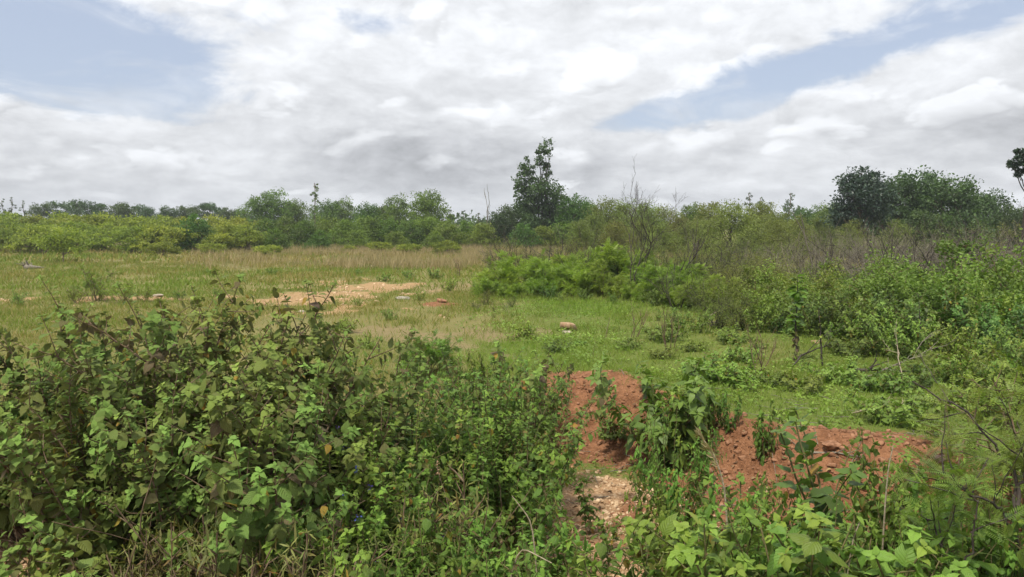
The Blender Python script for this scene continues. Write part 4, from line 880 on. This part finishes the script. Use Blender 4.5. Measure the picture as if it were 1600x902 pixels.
# ---------------------------------------------------------------- the near shrubs
LEAF_OVAL = leaf_tpl(7, 4, .58, .22, .35, .04); LEAF_CURL = leaf_tpl(7, 4, .86, -.15, .5, .08)
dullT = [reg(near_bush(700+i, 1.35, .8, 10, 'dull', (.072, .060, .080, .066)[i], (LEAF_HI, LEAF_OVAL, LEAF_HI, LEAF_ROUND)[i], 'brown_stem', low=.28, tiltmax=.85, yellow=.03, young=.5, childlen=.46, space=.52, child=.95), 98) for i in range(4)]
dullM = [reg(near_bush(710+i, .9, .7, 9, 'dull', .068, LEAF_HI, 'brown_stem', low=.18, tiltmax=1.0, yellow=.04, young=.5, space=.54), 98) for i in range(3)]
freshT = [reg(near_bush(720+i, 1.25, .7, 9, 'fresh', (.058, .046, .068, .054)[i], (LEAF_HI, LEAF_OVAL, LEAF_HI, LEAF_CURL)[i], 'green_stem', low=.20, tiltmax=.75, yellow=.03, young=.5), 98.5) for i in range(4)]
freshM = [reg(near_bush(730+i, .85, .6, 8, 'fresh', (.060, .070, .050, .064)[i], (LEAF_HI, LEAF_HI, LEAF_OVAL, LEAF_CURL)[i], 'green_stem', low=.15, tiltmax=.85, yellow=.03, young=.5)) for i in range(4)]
freshS = [reg(near_bush(740+i, .5, .4, 5, 'fresh', .066, LEAF_HI, 'green_stem', low=.12, tiltmax=.85, yellow=.02, young=.5)) for i in range(3)]
sprig = [reg(near_bush(750+i, .62, .25, 2, 'fresh', .066, LEAF_HI, 'green_stem', low=.12, tiltmax=.25, yellow=.03, young=.5, child=.5)) for i in range(3)]
glossy = [reg(near_bush(760, .8, .5, 8, 'deepweed', .14, LEAF_HI, 'green_stem', low=.1, tiltmax=.8, yellow=0, wide=.75))]
bigleaf = [reg(near_bush(770, .75, .5, 7, 'deepweed', .075, LEAF_ROUND, 'green_stem', low=.15, tiltmax=.6, yellow=.02, young=.3, child=.3, space=.7))]
roundT = [reg(near_bush(775+i, .8, .5, 6, 'dull', .095, LEAF_ROUND, 'brown_stem', low=.2, tiltmax=.8, yellow=.06, young=.5)) for i in range(2)]
NG = "broad-leaved shrubs in front of the field"
def shoots_for(px0, y0, lines):
    x, y = at(px0, y0); z = gz(x, y); out = []
    for ln in lines:
        S = []
        for px, py, yy in ln:
            d = ray(px, py); t = yy/d[1]; S.append((d[0]*t-x, yy-y, CAMZ+d[2]*t-z))
        out.append(S)
    return out
# the large dull shrub at the left with its long arching shoots
def key_bush(px0, y0, name, label, lines, **kw):
    x, y = at(px0, y0); p = near_bush(shoots=shoots_for(px0, y0, lines), **kw); return place(p, name, (x, y, gz(x, y)), 0, 1, label, 'shrub', NG)
key_bush(300, 4.6, 'broadleaf_shrub', 'largest dull green shrub with a long arching shoot of purplish-brown leaves', [[(300, 760, 4.6), (285, 615, 4.5), (235, 560, 4.45), (170, 525, 4.4), (110, 492, 4.35)], [(320, 760, 4.7), (330, 600, 4.8), (345, 510, 4.9), (376, 436, 5.0)], [(290, 760, 4.6), (200, 640, 4.3), (110, 570, 4.2), (52, 545, 4.1)]],
    seed=780, brown=1, H=1.25, W=.8, nstem=10, leafmat='dull', leafL=.072, low=.25, young=.1, yellow=.04, childlen=.34)
key_bush(440, 4.9, 'broadleaf_shrub', 'dull green shrub with one straight leafy shoot slanting up over the sandy patch', [[(430, 760, 4.9), (450, 600, 4.95), (470, 530, 5.0), (522, 446, 5.1)], [(460, 760, 4.9), (500, 640, 4.9), (535, 560, 4.9), (548, 508, 4.9)]],
    seed=781, H=1.15, W=.8, nstem=9, leafmat='dull', leafL=.070, low=.22, young=.3, childlen=.36)
rows = [
 (dullT+dullM, 'broadleaf_shrub', 'dull olive broad-leaved shrub of the big clump', [(70, 4.9, 504), (150, 5.3, 500), (205, 5.0, 560), (255, 5.3, 480), (345, 5.3, 474), (398, 4.7, 500), (455, 5.3, 508), (510, 4.9, 544), (40, 4.9, 594), (5, 5.3, 544), (130, 4.6, 634), (215, 4.3, 634), (310, 3.9, 604), (405, 3.9, 649), (175, 4.3, 584), (-25, 5.1, 594), (265, 4.2, 584), (360, 4.3, 564)]),
 (freshT+dullT, 'broadleaf_shrub', 'green broad-leaved shrub of the middle clump', [(520, 5.4, 600), (575, 5.8, 590), (632, 6.0, 588), (690, 6.3, 580), (620, 5.0, 640), (752, 6.4, 572), (798, 6.7, 560), (810, 6.5, 562), (815, 6.1, 592), (800, 5.2, 650), (560, 4.5, 690), (505, 4.3, 700), (725, 5.7, 600), (600, 5.5, 600), (788, 5.6, 630), (470, 4.8, 660), (560, 4.2, 730)]),
 (freshM, 'broadleaf_shrub', 'fresh green broad-leaved shrub beside the red bank', [(1064, 5.7, 630), (1070, 5.4, 670), (1058, 4.7, 725), (1105, 4.3, 770)]),
 (freshM+sprig, 'broadleaf_shrub', 'fresh green leafy shrub of the near fringe', [(1195, 3.6, 815), (1228, 4.6, 694), (1275, 3.4, 840), (1330, 3.3, 850), (1435, 4.2, 710), (1462, 4.0, 680), (1385, 3.2, 850), (1225, 3.2, 860), (1165, 3.3, 860), (1450, 3.5, 790), (1515, 3.7, 740), (1570, 3.7, 700), (1480, 3.2, 832), (1560, 3.1, 810), (1310, 3.05, 880), (1600, 3.4, 730), (1190, 3.9, 770), (1300, 3.6, 800)]),
 (freshM, 'broadleaf_shrub', 'low bright leafy shrub in the closest row', [(1140, 3.15, 822), (1205, 3.1, 828), (1265, 3.1, 812), (1335, 3.1, 822), (1400, 3.0, 800), (1090, 3.3, 835), (1455, 3.0, 800), (1520, 3.0, 790), (1575, 2.9, 800)]),
 (sprig, 'leafy_sprig', 'upright leafy sprig on the stony ground', [(920, 6.0, 728), (950, 5.6, 800), (1165, 5.4, 716), (1320, 5.4, 700), (875, 5.0, 810), (1140, 5.0, 740)]),
 (freshM, 'broadleaf_shrub', 'leafy shrub on the stones before the middle clump', [(780, 3.9, 775), (800, 4.2, 795), (530, 3.4, 790), (600, 3.5, 800), (515, 3.15, 840), (660, 3.6, 800), (720, 3.5, 830), (905, 3.15, 888), (1005, 3.2, 880), (770, 3.3, 875)]),
 (freshS, 'broadleaf_shrub', 'small leafy shrub rooted on the red bank', [(1196, 6.9, 632), (1108, 7.6, 594), (1140, 7.4, 610), (1286, 6.9, 650), (1075, 7.4, 600), (830, 8.4, 565), (790, 8.8, 556), (838, 8.2, 572), (1345, 6.6, 672), (750, 9.0, 548), (710, 9.0, 560)]),
 (roundT, 'round_leaved_shrub', 'small round-leaved yellowish shrub on the stones', [(22, 3.5, 822), (88, 3.3, 855), (170, 3.4, 850), (150, 4.0, 730)]),
]
for fam, name, desc, spots in rows:
    for px, y, top in spots: stand(fam, px, y, top, name, desc, 'sprig' if 'sprig' in name else 'shrub', NG, 'near', wid=.75 if 'stones before' in desc else .48 if 'near fringe' in desc or 'red bank' in desc else .95)
stand(glossy, 1036, 7.6, 562, 'glossy_shrub', 'dark glossy long-leaved shrub at the top of the red mound', 'shrub', NG, None)['label'] = 'dark glossy long-leaved shrub at the top of the red mound'
stand(bigleaf, 1368, 4.2, 668, 'large_leaved_plant', '', 'plant', NG, None)['label'] = 'plant with very large rounded leaves beside the tall dry stalk'

# narrow leaved yellowish herbs and dry stems at the bottom
narrow = [reg(near_bush(800+i, .5, .4, 12, 'herb', .055, LEAF_NARROW, 'brown_stem', low=.2, tiltmax=.7, yellow=.10, child=.9, space=.5, droop=.2)) for i in range(3)]
for px, y, top in ((200, 3.3, 850), (250, 3.5, 835), (300, 3.4, 822), (350, 3.6, 810), (400, 3.5, 800), (445, 3.7, 790), (480, 3.4, 815), (320, 3.1, 850), (390, 3.1, 850), (450, 3.1, 850), (270, 3.05, 870), (700, 4.3, 720), (230, 3.8, 800), (360, 3.0, 875)):
    stand(narrow, px, y, top, 'narrow_leaved_herb', 'yellowish narrow-leaved herb under the big shrubs' if px < 560 else 'yellowish narrow-leaved herb by the middle clump', 'herb', "narrow-leaved herbs at the feet of the shrubs", 'near', wid=.75)
twiggy = [reg(dead_brush(810+i, .8, .5, 12, 'brown_stem', .005, 1)) for i in range(2)]
for px, y, top in ((300, 4.1, 700), (250, 3.9, 720), (380, 4.0, 700), (440, 4.1, 700), (480, 3.9, 720), (170, 4.1, 720), (620, 4.3, 760), (700, 4.4, 740), (90, 4.2, 720)):
    stand(twiggy, px, y, top, 'dry_weed', 'tangle of dry brown weed stems', 'dry weed', "dry weed stems under the shrubs", 'near')

# blue flowered spikes
spike = [reg(near_bush(820+i, .75, .3, 6, 'fresh', .05, LEAF_HI, 'green_stem', low=.15, tiltmax=.6, yellow=0, childlen=.3, flowers=5)) for i in range(2)]
for px, y, top in ((610, 4.5, 690), (640, 4.3, 715), (585, 4.7, 675), (470, 4.9, 560), (625, 3.9, 770), (650, 4.7, 700)):
    stand(spike, px, y, top, 'flowering_herb', 'small-leaved herb with tiny blue flowers', 'herb', "blue-flowered herbs among the shrubs", 'near')

# tall dry stalks bent over the shrubs
def dry_stalk(pts, r, label, seed, awn=False):
    px, py, yy = pts[0]; x, y = at(px, yy); z = gz(x, y); S = np.array(shoots_for(px, yy, [pts])[0]); S[0] = (0, 0, -.05)
    tt = np.linspace(0, len(S)-1, 16); P = np.stack([np.interp(tt, np.arange(len(S)), S[:, c]) for c in range(3)], -1)
    for _ in range(3): P[1:-1] = (P[:-2]+2*P[1:-1]+P[2:])/4
    o = place([], 'dry_stalk', (x, y, z), 0, 1, label, 'dry stalk'); g = Geo(); tubes(g, [(P, np.linspace(r, r*.4, 16))], 5); g.obj('stem', M['pale_wood'], o)
    if awn:
        rng = rg(seed); m = 60; q = P[rng.integers(9, 16, m)]+rng.normal(0, .006, (m, 3)); h = Geo(); scatter(h, THIN, q, nrm(P[-1]-P[-3])+rng.normal(0, .35, (m, 3)), rdir(rng, m), .05, rng.random(m)); h.obj('seed_head', M['drygrass'], o)
dry_stalk([(1372, 868, 3.6), (1382, 800, 3.6), (1388, 730, 3.6), (1396, 696, 3.6)], .0055, 'tall pale dry stalk standing before the large-leaved plant', 831)
dry_stalk([(1150, 850, 3.7), (1136, 770, 3.7), (1118, 715, 3.7), (1095, 682, 3.7)], .006, 'pale dry grass stalk with a feathery head bending over the shrubs', 832, True)
dry_stalk([(740, 900, 3.2), (805, 850, 3.3), (862, 880, 3.2)], .005, 'pale stem arched low over the near leafy shrub', 833)
dry_stalk([(1290, 890, 3.2), (1330, 850, 3.2), (1345, 812, 3.2)], .005, 'short pale dry stem poking out of the near fringe', 834)
dry_stalk([(855, 890, 3.4), (835, 820, 3.4), (800, 775, 3.4)], .005, 'greenish-white stem bowed over the stones', 835)
# arching corn-like grass leaf
def strap_leaf(px, y, top, seed, label):
    x, yy = at(px, y); z = gz(x, yy); H = top_z(top, yy)-z; rng = rg(seed); o = place([], 'strap_leaved_grass', (x, yy, z), 0, 1, label, 'grass plant'); g = Geo()
    for i in range(5):
        a = i*1.3+rng.random(); n = 12; t = np.linspace(0, 1, n); L = H*rng.uniform(.8, 1.1); out = np.array([math.cos(a), math.sin(a)])*.42*L
        C = np.stack([out[0]*t**1.8, out[1]*t**1.8, L*(1.25*t-.55*t**2.6)], -1); w = .028*np.sin(math.pi*np.clip(t*.93+.05, 0, 1))**.7; s = np.array([-math.sin(a), math.cos(a), 0])
        V = np.stack([C-s*w[:, None], C-np.array([0, 0, .010])*np.sin(t*3.1)[:, None], C+s*w[:, None]], 1).reshape(-1, 3); ii = np.arange(n-1)[:, None]*3; jj = np.arange(2)[None]
        F = np.stack([ii+jj, ii+jj+1, ii+jj+4, ii+jj+3], -1).reshape(-1, 4); g.add(V, F, None, rng.uniform(.5, .9))
    g.obj('leaves', M['weed'], o)
strap_leaf(1150, 3.9, 742, 841, 'broad arching grass plant beside the feathery dry stalk')

# the thorny feathery branch at the right edge
def thorn_sapling(px0, y0, lines, label, seed, nfr, r=.0085):
    x, y = at(px0, y0); z = gz(x, y); rng = rg(seed); o = place([], 'thorny_sapling', (x, y, z), 0, 1, label, 'sapling'); g = Geo(); f = Geo(); FP, FF, FS = [], [], []
    for S in shoots_for(px0, y0, lines):
        S = np.array(S); tt = np.linspace(0, len(S)-1, 18); P = np.stack([np.interp(tt, np.arange(len(S)), S[:, c]) for c in range(3)], -1)
        for _ in range(2): P[1:-1] = (P[:-2]+2*P[1:-1]+P[2:])/4
        P[1:-1] += rng.normal(0, .007, (16, 3)); tubes(g, [(P, np.linspace(r, r*.35, 18))], 6)
        d = nrm(np.gradient(P, axis=0))
        for k in range(2, 18):
            th = nrm(d[k]*.3+rdir(rng, 1)[0]); tubes(g, [(np.stack([P[k], P[k]+th*.012, P[k]+th*.028]), np.array([.002, .0012, .0003]))], 3)
        for q in range(nfr):
            k = rng.integers(5, 18); e = nrm(np.cross(d[k], rdir(rng, 1)[0])); FP.append(P[k]); FF.append(e+.4*d[k]+np.array([0, 0, -.05])); FS.append(rng.uniform(.07, .13))
        for q in range(5):
            k = rng.integers(6, 17); e = nrm(d[k]*.5+nrm(np.cross(d[k], rdir(rng, 1)[0]))+np.array([0, 0, .1])); L = rng.uniform(.18, .35); C = bez(rng, P[k], P[k]+e*L, 6, .05); tubes(g, [(C, np.linspace(.004, .0015, 6))], 4)
            for w in range(12): FP.append(C[rng.integers(1, 6)]); FF.append(e*.5+rng.normal(0, .6, 3)+np.array([0, 0, -.1])); FS.append(rng.uniform(.07, .13))
    m = len(FP); scatter(f, FROND, np.array(FP), np.array(FF), rng.normal(0, .35, (m, 3))+np.array([0, 0, 1]), np.array(FS), np.clip(rng.normal(.45, .2, m), 0, 1))
    g.obj('stem', M['dark_bark'], o); f.obj('foliage', M['thicket'], o)
thorn_sapling(1588, 3.3, [[(1588, 900, 3.3), (1592, 800, 3.3), (1588, 750, 3.35), (1572, 720, 3.4), (1535, 670, 3.45), (1490, 632, 3.5), (1425, 596, 3.55)], [(1592, 860, 3.3), (1560, 790, 3.2), (1510, 770, 3.15), (1465, 740, 3.1)], [(1590, 790, 3.3), (1600, 720, 3.35), (1625, 650, 3.4)]],
    'dark thorny sapling with ferny leaves arching in over the near fringe', 851, 24)
thorn_sapling(1500, 3.0, [[(1500, 930, 3.0), (1520, 850, 3.0), (1530, 790, 3.0), (1500, 745, 3.05)], [(1500, 930, 3.0), (1470, 850, 3.1), (1440, 800, 3.2)]], 'low ferny thorn shoot among the leafy fringe under the arching sapling', 852, 18, .005)
for px, y, top in ((1015, 5.6, 815), (1585, 5.6, 620), (1500, 6.4, 640), (1590, 7.0, 570)):
    stand(fern, px, y, top, 'feathery_seedling', 'low ferny seedling among the near stones' if y < 5 else 'low ferny shrub behind the thorny sapling', 'seedling', "ferny seedlings near the red bank", 'near', wid=1.3)

# ---------------------------------------------------------------- labels for the repeats: which one, counted from a landmark
LM = {'far': [("the two-topped tree", 848), ("the lone slender tree", 493), ("the blue-green dense tree", 1342), ("the lone sapling", 97)],
      'mid': [("the tall black-branched shrub", 985), ("the brown-leaved stalk", 1241), ("the grey slab", 628), ("the blue-green dense tree", 1342)],
      'near': [("the arching purplish shoot", 170), ("the slanting shoot", 522), ("the red mound", 950), ("the tall pale stalk", 1388), ("the thorny sapling", 1588)]}
ORD = ['nearest', 'second', 'third', 'fourth', 'fifth', 'sixth', 'seventh', 'eighth', 'ninth', 'tenth', 'eleventh', 'twelfth', 'thirteenth', 'fourteenth', 'fifteenth', 'sixteenth', 'seventeenth', 'eighteenth', 'nineteenth', 'twentieth']
ORD[0] = 'first'
def label_all():
    def pxx(o): v = o.location; return 800+FPX*v.x/(v.y*cp-(v.z-CAMZ)*sp_)
    groups = {}
    for o, desc, zone in PLANTS:
        if zone: groups.setdefault((desc, zone), []).append(o)
    for (desc, zone), os_ in groups.items():
        if len(os_) == 1: os_[0]['label'] = desc; continue
        cl = {}
        for o in os_:
            px = pxx(o); nm_, lx = min(LM[zone], key=lambda L: abs(L[1]-px)); cl.setdefault((nm_, px >= lx), []).append((abs(px-lx), o))
        for (nm_, right), L in cl.items():
            L.sort(key=lambda t: t[0])
            for i, (d, o) in enumerate(L):
                o['label'] = f"{desc}, {ORD[min(i, 19)]} {'right' if right else 'left'} of {nm_}"
                if len(o['label'].split()) > 16: print('LONG LABEL', o['label'])
label_all()

def haze_box():
    me = bpy.data.meshes.new('haze'); x, y0, y1, z0, z1 = 320, -60, 330, -3, 16
    V = [(a, b, c) for c in (z0, z1) for a, b in ((-x, y0), (x, y0), (x, y1), (-x, y1))]
    me.from_pydata(V, [], [(3, 2, 1, 0), (4, 5, 6, 7), (0, 1, 5, 4), (1, 2, 6, 5), (2, 3, 7, 6), (3, 0, 4, 7)])
    m = bpy.data.materials.new('thin_air'); m.use_nodes = True; N = NT(m.node_tree); N.n.clear()
    v = N.node('ShaderNodeVolumePrincipled'); v.inputs['Color'].default_value = (.88, .93, 1, 1); v.inputs['Density'].default_value = HAZE; v.inputs['Anisotropy'].default_value = .3
    o = N.node('ShaderNodeOutputMaterial'); N.l.new(v.outputs[0], o.inputs['Volume']); me.materials.append(m)
    tag(link(bpy.data.objects.new('haze', me)), kind='stuff')
HAZE = .0007
haze_box()
